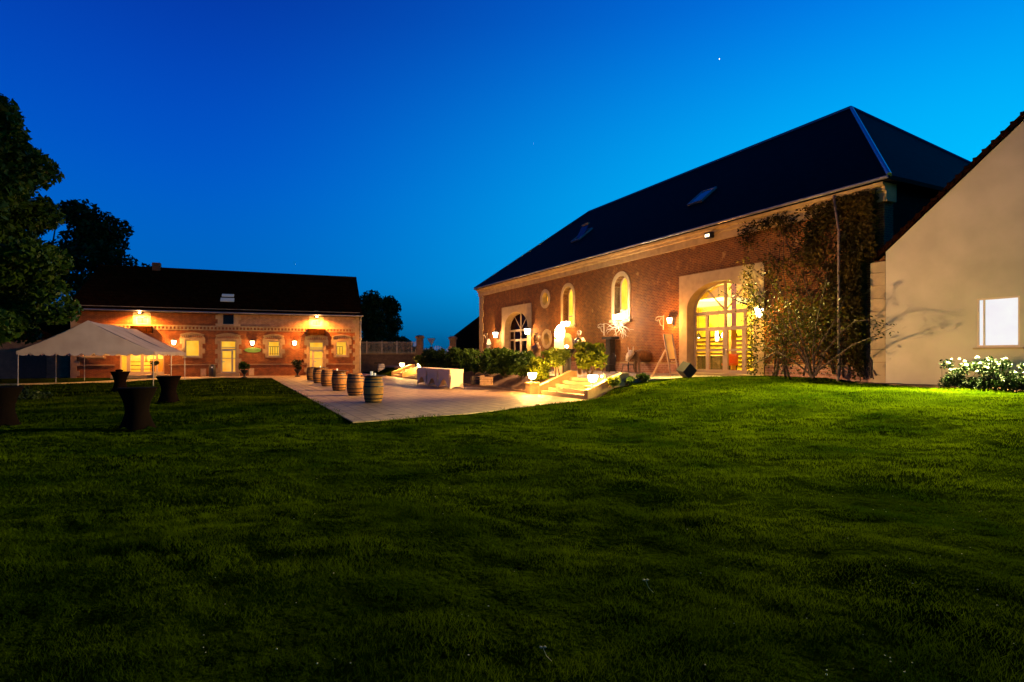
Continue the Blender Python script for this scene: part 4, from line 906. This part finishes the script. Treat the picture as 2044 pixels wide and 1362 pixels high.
b = MB(); b.tube([(.12, 0, 0), (.12, 0, .3), (.06, 0, .38), (-.04, 0, .34)], .02, 6); b.build('stem', M['stone'], t); b = MB(); b.ball((-.1, 0, .27), .05, rz=.035); b.build('bulb', M['lamp_w'], t)
# ================================================= THINGS ON THE TERRACE
def ter(x, y, z=.72): p = gnd(x, y, z); return p
# T-shaped plinth with wire sculpture
pa = fa(1230); t = thing('dark_plinth', 'dark T-shaped plinth against the barn wall under the white floodlight', 'plinth', bw(pa, .45, .72), BA)
ztop = fz(1230, 673)-.72
b = MB(); b.box(-.22, .22, -.2, .2, 0, ztop-.14); b.build('shaft', M['hoop'], t); b = MB(); b.box(-.5, .5, -.3, .3, ztop-.14, ztop); b.build('slab', M['hoop'], t)
t = thing('wire_sculpture', 'tangled bright metal branch sculpture on the wall around the white floodlight', 'sculpture', bw(fa(1241), .1, fz(1241, 652)), BA)
b = MB()
for k in range(26):
    a0 = rr.uniform(0, 6.28); p0 = Vector((rr.uniform(-.3, .3), -.1, rr.uniform(-.1, .2))); q = [p0]
    for j in range(5): a0 += rr.uniform(-.9, .9); p0 = p0+Vector((math.cos(a0)*.3, rr.uniform(-.04, .03), math.sin(a0)*.17)); q.append(p0)
    b.tube(q, [.022, .02, .018, .015, .012, .006], 5)
b.build('branches', M['steel'], t, True)
# white octagonal light panel
P = at(1117, HY, 32); zc = EYE+(HY-663)*32/F
t = thing('glowing_mask_panel', 'blazing white many-sided panel with notched edge on a pale pillar', 'light sculpture', (P.x, P.y, 0), 0)
pts = [(-.02, .40), (.12, .40), (.24, .28), (.28, .05), (.27, -.2), (.18, -.38), (-.05, -.38), (-.25, -.28), (-.29, -.12), (-.22, -.02), (-.27, .02), (-.2, .08), (-.26, .14), (-.2, .18), (-.14, .3)]
ext('panel', [[(x, z+zc) for x, z in pts]], -.04, .04, M['lamp_w'], t); b = MB(); b.box(-.3, .22, -.1, .22, .7, zc-.39); b.build('pillar', M['stone_lt'], t)
light('panel_light', 'POINT', (0, -.5, zc), 950, (1, .52, .18), t, .2)
# bronze sculptures
def sculpture(P, label, kind):
    t = thing('metal_sculpture', label, 'sculpture', P, BA)
    b = MB()
    if kind == 'bust':
        b.ball((0, 0, 1.98), .24, .24, .30, jit=.05); b.ball((-.1, -.18, 1.9), .07, .05, .05); b.ball((.1, -.18, 1.9), .07, .05, .05); b.ball((0, -.2, 1.8), .06, .06, .08); b.ball((0, -.12, 1.72), .12, .1, .07)
        b.build('head', M['bronze'], t, True); b = MB()
        b.tube([(0, 0, 1.75), (0, 0, 1.5)], [.1, .13], 10); b.ball((0, 0, 1.22), .34, .24, .36, jit=.06); b.ball((.28, -.05, 1.32), .14, .14, .17); b.ball((-.28, -.05, 1.32), .14, .14, .17); b.tube([(0, 0, 1.0), (0, 0, .5), (0, 0, 0)], [.28, .22, .3], 10); b.build('torso', M['bronze'], t, True)
    elif kind == 'mask':
        b.lathe([(.05, -.28), (.25, -.25), (.36, -.05), (.34, .12), (.22, .3), (0, .34)], (0, 0, 1.75), 14); b.build('head', M['bronze'], t, True)
        b = MB()
        for s_ in (-1, 1): b.ball((s_*.14, -.30, 1.85), .085, .06, .085)
        b.ball((0, -.36, 1.72), .05, .06, .09); b.ball((0, -.28, 1.57), .13, .08, .04); b.build('face', M['steel'], t, True)
        b = MB(); q = [(math.cos(k*.6)*(.20-.013*k)-.05, -.05, 2.25+math.sin(k*.6)*(.20-.013*k)) for k in range(14)]; b.tube(q, [.06-.0035*k for k in range(14)], 7); b.build('shell', M['steel'], t, True)
        b = MB(); b.tube([(-.3, -.1, 1.5), (-.4, -.1, 1.1), (-.1, -.1, .7), (0, 0, 0)], [.04, .05, .06, .09], 7); b.tube([(.1, 0, 1.5), (.05, 0, .8), (0, 0, 0)], [.09, .07, .1], 8); b.build('stand', M['bronze'], t, True)
    elif kind == 'figure':
        b.ball((0, 0, 1.75), .17, .17, .2); b.build('head', M['bronze'], t, True); b = MB(); b.tube([(0, 0, 1.6), (-.05, 0, 1.35), (0, 0, .9), (.05, 0, .4), (0, 0, 0)], [.09, .24, .2, .2, .28], 10); b.tube([(-.15, 0, 1.45), (-.45, -.1, 1.2), (-.3, -.15, .95)], [.08, .07, .05], 7); b.tube([(.15, 0, 1.45), (.38, 0, 1.15), (.28, -.1, .9)], [.08, .07, .05], 7); b.build('body', M['bronze'], t, True)
    elif kind == 'zed':
        b.bar((-.35, 0, 1.0), (.15, 0, 1.55), .1); b.bar((-.35, 0, .95), (.3, 0, .95), .09); b.bar((.15, 0, 1.55), (.3, 0, 1.62), .1); b.build('blade', M['black'], t); b = MB(); b.box(-.15, .15, -.12, .12, 0, .92); b.build('base', M['stone'], t)
    elif kind == 'column':
        b.lathe([(.28, 0), (.24, .1), (.2, .3), (.2, 1.8), (.26, 1.95), (.1, 1.97)], n=16); b.build('shaft', M['gutter'], t); b = MB(); b.lathe([(.12, 1.97), (.22, 2.05), (.10, 2.45), (.05, 2.5)], n=14); b.build('lit_bowl', mat('lit_bowl', (.7, .5, .3), .5, emit=(1, .7, .35), es=1.2), t, True)
    return t
sculpture(bw(-30.4, 3.0, .72), 'bronze standing figure at the far barn corner', 'figure')
sculpture(bw(fa(986)+.3, 2.0, .72), 'black zigzag metal sculpture near the dim arched door', 'zed')
sculpture(bw(fa(1006)-.6, 1.2, .72), 'grey round column with lit bowl beside the dim arched door', 'column')
P = at(1072, HY, 34); sculpture(Vector((P.x, P.y, .72+.25)), 'dark bronze bust with scrap-metal face before the round window', 'bust').scale = (.95, .95, .9)
P = at(1158, HY, 29.5); sculpture(Vector((P.x, P.y, .72-.05)), 'scrap-metal mask with snail shell on its head above the green shrub', 'mask').scale = (.85, .85, .95)
# wheel-like ring on its stand with candle, black fire bowl
P = at(1131, HY, 27.5); t = thing('fire_bowl', 'black square flared fire bowl on the terrace behind the shrubs', 'planter', (P.x, P.y, .72), BA); zt = EYE+(HY-697)*27.5/F-.72
b = MB(); b.lathe([(.16, 0), (.2, .12), (.22, zt-.4), (.46, zt), (.41, zt), (.2, zt-.33), (0, zt-.34)], n=20); b.build('bowl', M['black'], t)
t = thing('flat_candle', 'small bright candle lamp standing in the black bowl', 'candle', (P.x, P.y+.0, .72+zt-.33), BA); b = MB(); b.lathe([(.06, 0), (.06, .38), (.03, .42), (0, .43)], n=12); b.build('wax', M['petal'], t); b = MB(); b.ball((0, 0, .46), .10, .1, .06); b.build('flame', M['lamp_w'], t, True)
# bull sculpture
P = ter(1268, 745, .72); P = Vector((P.x, P.y, .72)); P = at(1268, HY, 33.2); P.z = .72
t = thing('bull_sculpture', 'dark bull sculpture with shiny steel head and horns by the barn wall', 'sculpture', P, BA+R(-8)); sc = 1.0
b = MB(); b.tube([(.15, -.1, .95), (0, .35, 1.0), (-.15, .95, .92), (-.2, 1.25, .85)], [.28, .36, .33, .2], 14)
for x_, y_ in ((-.2, .15), (.28, .1), (-.4, 1.05), (.05, 1.15)): b.tube([(x_*.8, y_, .85), (x_, y_-.03, .45), (x_*1.05, y_, 0)], [.14, .08, .06], 8)
b.build('body', M['bronze'], t, True)
b = MB(); b.tube([(.12, -.25, 1.22), (.1, -.42, 1.0), (.05, -.52, .78), (.04, -.55, .66)], [.16, .20, .13, .10], 12); b.ball((-.04, -.55, .95), .05); b.ball((.22, -.53, .97), .05); b.build('head', M['steel'], t, True)
b = MB()
for s_ in (-1, 1): b.tube([(.1+s_*.12, -.3, 1.2), (.1+s_*.26, -.34, 1.28), (.1+s_*.30, -.36, 1.5)], [.06, .05, .012], 8)
b.build('horn', M['steel'], t, True)
# curved garden chair silhouettes by the plinth
for k, (x, lab) in enumerate(((1216, 'dark curved iron chair half hidden by the glossy shrub'), (1254, 'dark curved iron chair between plinth and bull sculpture'))):
    t = thing('garden_chair', lab, 'chair', Vector((at(x, HY, 33.6).x, 33.6, .72)), BA, 'dark iron chairs on the terrace')
    b = MB(); b.box(-.25, .25, -.25, .25, .42, .46); b.build('seat', M['hoop'], t)
    b = MB(); b.tube([(-.26, .22, .45), (-.28, .26, .95), (0, .3, 1.12), (.28, .26, .95), (.26, .22, .45)], .03, 6)
    for i in range(4): b.tube([(-.15+i*.1, .24, .45), (-.15+i*.1, .29, 1.05)], .012, 5)
    b.build('backrest', M['hoop'], t)
    for sx_ in (-1, 1):
        for sy in (-1, 1): b = MB(); b.tube([(sx_*.22, sy*.2, .43), (sx_*.25, sy*.22, .2), (sx_*.34, sy*.26, 0)], .022, 6); b.build('leg', M['hoop'], t)
# leaning board (sign board on an A-frame, its lamplight given as glow)
P = at(1336, 757, 25.0); zt = EYE+(HY-666)*25/F; z0_ = .73
t = thing('display_board', 'tall narrow orange display board, its lamplight put in as glow, on a timber A-frame', 'board', (0, 0, 0))
T = lambda x, y, Z=25.0: at(x, y, Z)
b = MB()
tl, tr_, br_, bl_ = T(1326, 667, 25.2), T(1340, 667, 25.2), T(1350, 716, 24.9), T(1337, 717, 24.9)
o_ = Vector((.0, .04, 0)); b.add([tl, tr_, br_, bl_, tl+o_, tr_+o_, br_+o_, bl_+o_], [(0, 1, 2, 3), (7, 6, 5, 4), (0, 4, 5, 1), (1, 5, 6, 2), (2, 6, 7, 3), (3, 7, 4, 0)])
mbd = mat('board_print_glow', (.85, .34, .04), .6, var=.25, vs=3, emit=(1, .45, .08), es=.35); b.build('panel', mbd, t)  # emission stands in for the lamplight falling on the board
b = MB(); b.bar(tl-Vector((.03, 0, 0)), T(1339, 752, 24.6), .05); b.bar(tr_+Vector((.03, 0, 0)), T(1352, 735, 24.7), .05); b.bar(T(1340, 722, 24.8), T(1350, 721, 24.8), .04); b.build('frame', M['wood'], t)
b = MB(); b.bar(T(1333, 690, 25.3), T(1301, 752, 25.3), .09, .06); b.build('strut', M['wood'], t)
# tilted crate
P = T(1370, 755, 24.4)
t = thing('tilted_crate', 'dark slatted crate lying tilted on the lawn edge before the lit door', 'crate', P, 0); q = Matrix.Rotation(R(28), 4, 'Z') @ Matrix.Rotation(R(40), 4, 'Y') @ Matrix.Rotation(R(12), 4, 'X'); q.translation = Vector((0, 0, .33))
b = MB(); s_ = .25
b.box(-s_, s_, -s_, s_, -s_, -s_+.04, q); b.box(-s_, -s_+.04, -s_, s_, -s_+.04, s_, q); b.box(s_-.04, s_, -s_, s_, -s_+.04, s_, q); b.box(-s_+.04, s_-.04, s_-.04, s_, -s_+.04, s_, q); b.box(-s_+.04, s_-.04, -s_, -s_+.04, -s_+.04, s_, q); b.build('box', mat('black_crate_wood', (.009, .005, .003), .8, var=.3, vs=9), t)
b = MB()
for k in range(3): b.box(-s_+.05, s_-.05, -s_+.03+k*.17, -s_+.11+k*.17, s_-.03, s_+.01, q)
b.build('slats', M['darkwood'], t)
# crates in the soil bed
for k, (x, y, Z, rz_, tl_, lab) in enumerate(((953, 768, 29.5, .3, 0, 'dark wooden crate lying on the soil slope'), (971, 769, 29.0, -.2, 1, 'brown wooden crate beside the dark one on the soil slope'))):
    P = at(x, y, Z); t = thing('wooden_crate', lab, 'crate', P, rz_, 'wooden crates on the soil bed'); b = MB(); b.box(-.3, .3, -.2, .2, 0, .05)
    for i in range(3): b.box(-.3, .3, -.2, -.17, .05+i*.13, .15+i*.13); b.box(-.3, .3, .17, .2, .05+i*.13, .15+i*.13); b.box(-.3, -.27, -.17, .17, .05+i*.13, .15+i*.13); b.box(.27, .3, -.17, .17, .05+i*.13, .15+i*.13)
    b.build('box', M['darkwood'] if k == 0 else M['wood'], t)
P0_, P1_ = at(946, 757, 29.4), at(967, 751, 29.4)
b = MB(); b.bar(P0_, P1_, .08, .14); o = b.build('timber_plank', M['wood']); tag(o, 'pale timber plank resting across the dark crate', 'plank')
# ================================================= URNS AND SMALL THINGS BY THE HOUSE
def urn(x, y, Zz, lab, h=1.0, lo=False):
    P = gnd(x, y) ; P.z = .0; t = thing('urn_planter', lab, 'planter', P, 0, 'urn planters along the path')
    b = MB(); b.lathe([(.2, 0), (.22, .05), (.08, .12), (.07, .25), (.2, .42), (.3, .6), (.27, .62), (0, .58)], n=16); b.build('urn', M['black'], t, True)
    bb = [(rr.uniform(-.25, .25), rr.uniform(-.2, .2), rr.uniform(.7, h+.1), .26, .24, .2) for _ in range(7)]; rnd_leaves('foliage', blob_pts(bb, 700, .2), .07, M['leaf_dk'] if lo else M['leaf'], t)
urn(488, 754.5, 0, 'black urn with spreading plant before the first house door', 1.1); urn(594, 752, 0, 'black urn with clipped rounded plant on the path', 1.2, True); urn(715, 747, 0, 'urn with loose plant at the house corner behind the barrels', 1.3)
P = hwp(hx(427), -1.1, 0); t = thing('litter_bin', 'small black round-topped bin beside the narrow lit door', 'bin', P, HA)
b = MB(); b.lathe([(.24, 0), (.26, .04), (.26, .75), (.2, .95), (0, 1.02)], n=14); b.build('body', M['black'], t, True); b = MB(); b.box(-.05, .05, -.27, -.24, .72, .82); b.build('notice', M['petal'], t)
for x, lab in ((406, 'small lit cellar vent in the plinth beside the bin'), (502, 'small lit cellar vent in the plinth below the lantern plaque')):
    t = thing('cellar_vent', lab, 'vent', hwp(hx(x), -.06, .35), HA); b = MB(); b.box(-.2, .2, 0, .05, -.3, .3); b.build('frame', M['stone_lt'], t); b = MB(); b.box(-.12, .12, -.01, -.002, -.2, .22); b.build('grille', M['wood'], t)
P = hwp(hx(317), -1.6, 0); t = thing('potted_plant', 'small potted plant on the step of the glazed entrance', 'plant', P+Vector((0, 0, .02)), HA)
b = MB(); b.lathe([(.16, 0), (.2, .4), (0, .4)], n=12); b.build('pot', M['stone_lt'], t); b = MB(); b.tube([(0, 0, .35), (0, 0, .95)], .02, 5); b.build('stem', M['bark'], t); rnd_leaves('foliage', blob_pts([(0, 0, 1.1, .25, .22, .2), (-.15, 0, 1.15, .2, .2, .15), (.18, 0, 1.15, .2, .2, .15)], 350, .2), .06, M['leaf_dk'], t)
P = gnd(44, 797); shrub('low_bush', (P.x, P.y, 0), [(rr.uniform(-1, 1), rr.uniform(-.4, .4), rr.uniform(.05, .3), .45, .4, .22) for _ in range(9)], 1500, .07, 'leaf_dk', 'low dark spreading bush beside the cocktail table cut by the picture edge')
# star above the barn
p = at(1436, 118, 900); b = MB(); b.ball((0, 0, 0), .62, n=8, m=5); o = b.build('evening_star', mat('starlight', (1, 1, 1), emit=(1, .95, .85), es=4)); o.location = p; tag(o, 'bright white star high above the barn roof', 'star')
for x, y, s_, lab in ((590, 528, .16, 'faint star low over the long house roof'), (1065, 287, .14, 'faint star in the middle of the sky')):
    b = MB(); b.ball((0, 0, 0), s_, n=8, m=5); o = b.build('faint_star', bpy.data.materials['starlight']); o.location = at(x, y, 900); tag(o, lab, 'star')
# ================================================= CREEPER, SHRUB AND ROSES AT THE BARN
t = thing('wall_creeper', 'overgrown creeper covering the barn wall beside the lit door', 'plant', (BX, BY, 0), BA)
def facade(x, y): a = fa(x); return a, fz(x, y)
cl = [(1498, 470, 16, 26, 420), (1530, 450, 22, 14, 300), (1560, 440, 30, 14, 420), (1580, 455, 26, 22, 420), (1600, 410, 40, 12, 420), (1500, 560, 12, 50, 420), (1515, 620, 14, 30, 260), (1635, 470, 22, 55, 1500), (1625, 500, 18, 40, 900), (1660, 430, 30, 30, 900), (1690, 400, 30, 22, 800), (1740, 400, 26, 30, 900),
      (1735, 480, 30, 70, 2400), (1740, 580, 24, 80, 2400), (1735, 680, 20, 60, 1500), (1700, 560, 30, 90, 1500), (1670, 560, 26, 60, 900), (1590, 520, 40, 40, 500), (1650, 640, 34, 60, 900), (1600, 600, 44, 50, 500), (1545, 540, 20, 40, 300), (1560, 660, 40, 50, 500), (1705, 470, 20, 70, 1000), (1670, 700, 30, 40, 500)]
PL = []
for x, y, rx_, ry_, n in cl:
    n = int(n*(1.15 if x > 1685 else .6))
    u = RNG.normal(size=n)*.55; v = RNG.normal(size=n)*.55; X = x+u*rx_; X = np.where(X > 1758, 1758-RNG.uniform(0, 22, n), np.maximum(X, 1484)); X = np.where((y+v*ry_ > 515) & (X > 1733), 1733-RNG.uniform(0, 30, n), X); Yp = y+v*ry_
    d = 28.8*985/(X-450); A_ = -(d-28.8)/.8954*-1; A_ = -(d-28.8)/.8954; Zz = EYE+(HY-Yp)*d/F; ok = (Zz < 7.95) & (Zz > .6)
    dep = RNG.uniform(.03, .30, n)+.12*np.abs(RNG.normal(size=n)); P = np.stack([A_, -dep, Zz], -1)[ok]; PL.append(P)
rnd_leaves('foliage', np.concatenate(PL), .075, M['vine'], t)
b = MB()
for k in range(34):
    x = rr.uniform(1500, 1755); y0 = 755; pts = []; xx = rr.choice([1620, 1680, 1735, 1745, 1560])+rr.uniform(-14, 14)
    yy = 752; tgt = (rr.uniform(1495, 1755), rr.uniform(400, 560))
    for j in range(9):
        u = j/8; px_ = xx+(tgt[0]-xx)*u**1.3+rr.uniform(-7, 7); py_ = yy+(tgt[1]-yy)*u+rr.uniform(-6, 6); a_, z_ = facade(px_, py_); pts.append((a_, -rr.uniform(.04, .16), min(z_, 7.9)))
    b.tube(pts, [.035, .03, .028, .024, .02, .018, .014, .01, .006], 5)
b.build('stem', M['bark'], t, True)
# branchy shrub in front of the creeper
t = thing('branching_shrub', 'sprawling shrub whose bare branches reach across the lit door', 'shrub', bw(fa(1622), 1.3, .6), BA)
o0 = Vector(bl(*bw(fa(1622), 1.3).xy)[0:1]+(0, 0)); base_a = fa(1622); b = MB(); LP = []
def shrub_pt(x, y, dd):                     # picture position on the plane 1.3+dd metres before the wall
    k = (x-CX)/F; tt_ = 1.3+dd; px_, py_ = BX-.8954*tt_, BY-.4453*tt_; a_ = -(px_-k*py_)/(.4453+k*.8954); Z = py_-.8954*a_
    return Vector((a_-base_a, -dd, EYE+(HY-y)/F*Z-.6))
paths = [[(1620, 752), (1600, 700), (1570, 670), (1530, 640), (1490, 608), (1462, 580), (1452, 566)], [(1620, 752), (1608, 690), (1590, 640), (1565, 600), (1550, 560)], [(1622, 752), (1622, 700), (1628, 650), (1640, 600), (1650, 560)],
         [(1625, 752), (1650, 700), (1680, 660), (1705, 640), (1740, 640), (1785, 650)], [(1618, 752), (1580, 720), (1550, 700), (1525, 690), (1500, 700)], [(1620, 745), (1585, 690), (1560, 640), (1530, 600), (1510, 590)], [(1624, 750), (1660, 720), (1700, 690), (1745, 670), (1780, 655)],
         [(1600, 700), (1575, 640), (1570, 600)], [(1530, 640), (1510, 600), (1500, 575), (1480, 570)], [(1620, 720), (1640, 680), (1670, 640), (1690, 590)], [(1490, 608), (1470, 600), (1440, 578)], [(1560, 700), (1520, 720), (1495, 735)]]
for q in paths:
    dd = rr.uniform(0, .5); pts = [shrub_pt(x+rr.uniform(-3, 3), y+rr.uniform(-3, 3), dd*i/len(q)) for i, (x, y) in enumerate(q)]
    b.tube(pts, [max(.006, .04*(1-i/len(pts))) for i in range(len(pts))], 6)
    for i in range(2 if len(pts) > 3 else 1, len(pts)):
        for _ in range(18):
            u = rr.random(); p_ = pts[i-1].lerp(pts[i], u); LP.append(p_+Vector((rr.gauss(0, .16), rr.gauss(0, .12), rr.gauss(0, .16))))
for _ in range(700):                         # leaves along the door edge and around the lantern
    x = rr.uniform(1492, 1512); y = rr.uniform(575, 748); LP.append(shrub_pt(x, y, rr.uniform(-.9, -.3)))
for _ in range(2600):
    x = rr.gauss(1575, 52); y = rr.gauss(665, 38); LP.append(shrub_pt(min(max(x, 1500), 1720), min(y, 745), rr.uniform(-.8, .5)))
b.build('branch', M['bark'], t, True); rnd_leaves('foliage', np.array([tuple(p) for p in LP]), .06, leafmat('shrub_leaf', (.010, .015, .001), (.062, .055, .004), .3), t)
# roses in front of the gable window
def gab_pt(x, y, t_):
    k = (x-CX)/F; px_, py_ = BX-.8954*t_, BY-.4453*t_; a_ = -(px_-k*py_)/(.4453+k*.8954); return a_, EYE+(HY-y)/F*(py_-.8954*a_)
ra, rz0 = gab_pt(1975, 772, .8)
t = thing('rose_bush', 'dark green rose hedge with white blooms below the bright window', 'rose bush', bw(ra, .8, .6), BA)
bb = []
for x in range(1888, 2100, 12):
    a_, z_ = gab_pt(x, rr.uniform(722, 760), .8); bb.append((a_-ra, rr.uniform(-.2, .2), max(.15, z_-.6), .22, .28, .2)); bb.append((a_-ra, rr.uniform(-.25, .1), .2, .25, .3, .22))
rnd_leaves('foliage', blob_pts(bb, 6500, .2), .045, leafmat('rose_leaf', (.002, .006, .001), (.007, .016, .002), .1), t)
b = MB()
for k in range(10): a_, _ = gab_pt(1885+k*19, 760, .8); b.tube([(a_-ra, 0, -.1), (a_-ra+rr.uniform(-.1, .1), 0, .3), (a_-ra+rr.uniform(-.2, .2), 0, .65)], [.015, .01, .005], 5)
b.build('stem', M['bark'], t)
for x, y, s_ in ((1893, 725, .055), (1897, 739, .04), (1928, 730, .06), (1952, 715, .06), (1956, 726, .05), (1951, 742, .04), (1915, 717, .035), (1990, 724, .04), (2028, 744, .04), (1972, 735, .035), (1926, 722, .04), (1900, 717, .03), (2010, 716, .03)):
    a_, z_ = gab_pt(x, y, 1.05); b = MB(); c_ = (a_-ra, -.28, z_-.6)
    b.ball(c_, s_, s_, s_*.8, n=9, m=6, jit=.22); b.ball((c_[0]+s_*.4, c_[1]-.01, c_[2]+s_*.2), s_*.55, s_*.5, s_*.5, n=7, m=5, jit=.2); b.build('bloom', M['petal'], t, True)
b = MB(); nseg = 40; vs = []
for i in range(nseg+1):
    a_ = 3.2+(18-3.2)*i/nseg; w_ = .75+.1*math.sin(i*1.7)
    vs += [(a_, -.06, .62), (a_, -w_*.5, .66+rr.uniform(0, .04)), (a_, -w_, .60)]
b.add(vs, [(3*i+j, 3*i+3+j, 3*i+4+j, 3*i+1+j) for i in range(nseg) for j in range(2)])
o = b.build('soil_border', M['soil'], None, True); o.location = (BX, BY, 0); o.rotation_euler = (0, 0, BA); struct(o)
# ================================================= GRASS
def grass():
    Ps = []; Hs = []
    for n, y0, y1, h in ((110000, 2.6, 6.5, .03), (120000, 6.5, 14, .036), (90000, 14, 24, .05), (26000, 24, 42, .07)):
        Y = y0+(y1-y0)*RNG.uniform(0, 1, n)**.8; X = RNG.uniform(-.93, .93, n)*Y; Ps.append(np.stack([X, Y], -1)); Hs.append(np.full(n, h))
    P = np.concatenate(Ps); H = np.concatenate(Hs); a, t_ = bl(P[:, 0], P[:, 1])
    onpat = (t_ > 7.7) & (t_ < 19.0) & (a < patio_edge(t_)-.06+.12*RNG.uniform(-1, 1, len(a))*(np.sin(P[:, 0]*5+P[:, 1]*3)*.5+.5)) ; onter = (t_ <= 7.7) & (a < 3.25); wallz = t_ < .8; h_a = -.3629*(P[:, 0]-HX_)+.9318*(P[:, 1]-HYY); pth = h_a > -9.0
    k = ~(onpat | onter | wallz | pth); P = P[k]; H = H[k]; Z = ground(P[:, 0], P[:, 1])
    H = H*1.25; cl_ = .5+.5*np.sin(P[:, 0]*2.3+1.7*np.sin(P[:, 1]*1.1))*np.sin(P[:, 1]*1.9+1.3*np.sin(P[:, 0]*1.7)); c2_ = .5+.5*np.sin(P[:, 0]*7.1+2*np.sin(P[:, 1]*3.3))*np.sin(P[:, 1]*6.3+2*np.sin(P[:, 0]*4.1)); H = H*(.30+.9*cl_*RNG.uniform(.5, 1.2, len(H))+.8*c2_**2)
    az = RNG.uniform(0, 6.283, len(H)); w = .0016*np.maximum(1, P[:, 1]/4.0)*(1+.5*RNG.uniform(size=len(H))); lean = RNG.uniform(.2, 1.1, len(H))*H; la = RNG.uniform(0, 6.283, len(H))
    c = np.stack([P[:, 0], P[:, 1], Z-.005], -1); n = len(H); V = np.empty((n, 3, 3), np.float32); wv = np.stack([np.cos(az)*w, np.sin(az)*w, 0*w], -1)
    V[:, 0] = c-wv; V[:, 1] = c+wv; V[:, 2] = c+np.stack([np.cos(la)*lean, np.sin(la)*lean, H], -1)
    me = bpy.data.meshes.new('grass'); me.vertices.add(3*n); me.vertices.foreach_set('co', V.reshape(-1)); me.loops.add(3*n); me.loops.foreach_set('vertex_index', np.arange(3*n, dtype=np.int32))
    me.polygons.add(n); me.polygons.foreach_set('loop_start', np.arange(0, 3*n, 3, dtype=np.int32)); me.polygons.foreach_set('loop_total', np.full(n, 3, np.int32)); me.update(calc_edges=True)
    o = link('grass', me, M['grass']); tag(o, 'short mown lawn grass fading into darkness', 'grass', kind='stuff')
    # daisies
    m_ = 150; Y = 3+11*RNG.uniform(0, 1, m_)**1.5; cc = RNG.uniform(-.85, .85, 14)[RNG.integers(0, 14, m_)]; X = (cc+RNG.normal(0, .035, m_))*Y; b = MB()
    for x, y in zip(X, Y):
        a_, tt_ = bl(x, y)
        if 7 < tt_ < 19.3 and a_ < 6.5: continue
        s_ = RNG.uniform(.003, .007); b.ball((x, y, gz(x, y)+.035), s_, s_, s_*.6, n=6, m=3)
    o = b.build('daisies', mat('daisy_petal', (.22, .19, .12), .8, var=.3, vs=2)); tag(o, 'tiny white daisies scattered through the dark lawn', 'flowers', kind='stuff')
grass()
def weed(x, y, lab, s_=1.0):
    P = gnd(x, y); P.z = gz(P.x, P.y); t = thing('seed_stalk', lab, 'flower', P, 0); b = MB()
    b.tube([(.0, 0, 0), (-.05*s_, 0, .05*s_), (-.08*s_, 0, .12*s_)], .003*s_, 5); b.build('stem', bpy.data.materials['daisy_petal'], t); b = MB()
    b.ball((-.10*s_, 0, .13*s_), .017*s_, .012*s_, .010*s_, n=8, m=4); b.ball((-.065*s_, 0, .132*s_), .015*s_, .012*s_, .010*s_, n=8, m=4); b.build('petal', bpy.data.materials['daisy_petal'], t, True)
weed(1305, 1178, 'pale two-petalled flower on a bent stalk in the dark lawn', .7); weed(1102, 1320, 'small drooping pale seed stalk low in the dark lawn', .6)
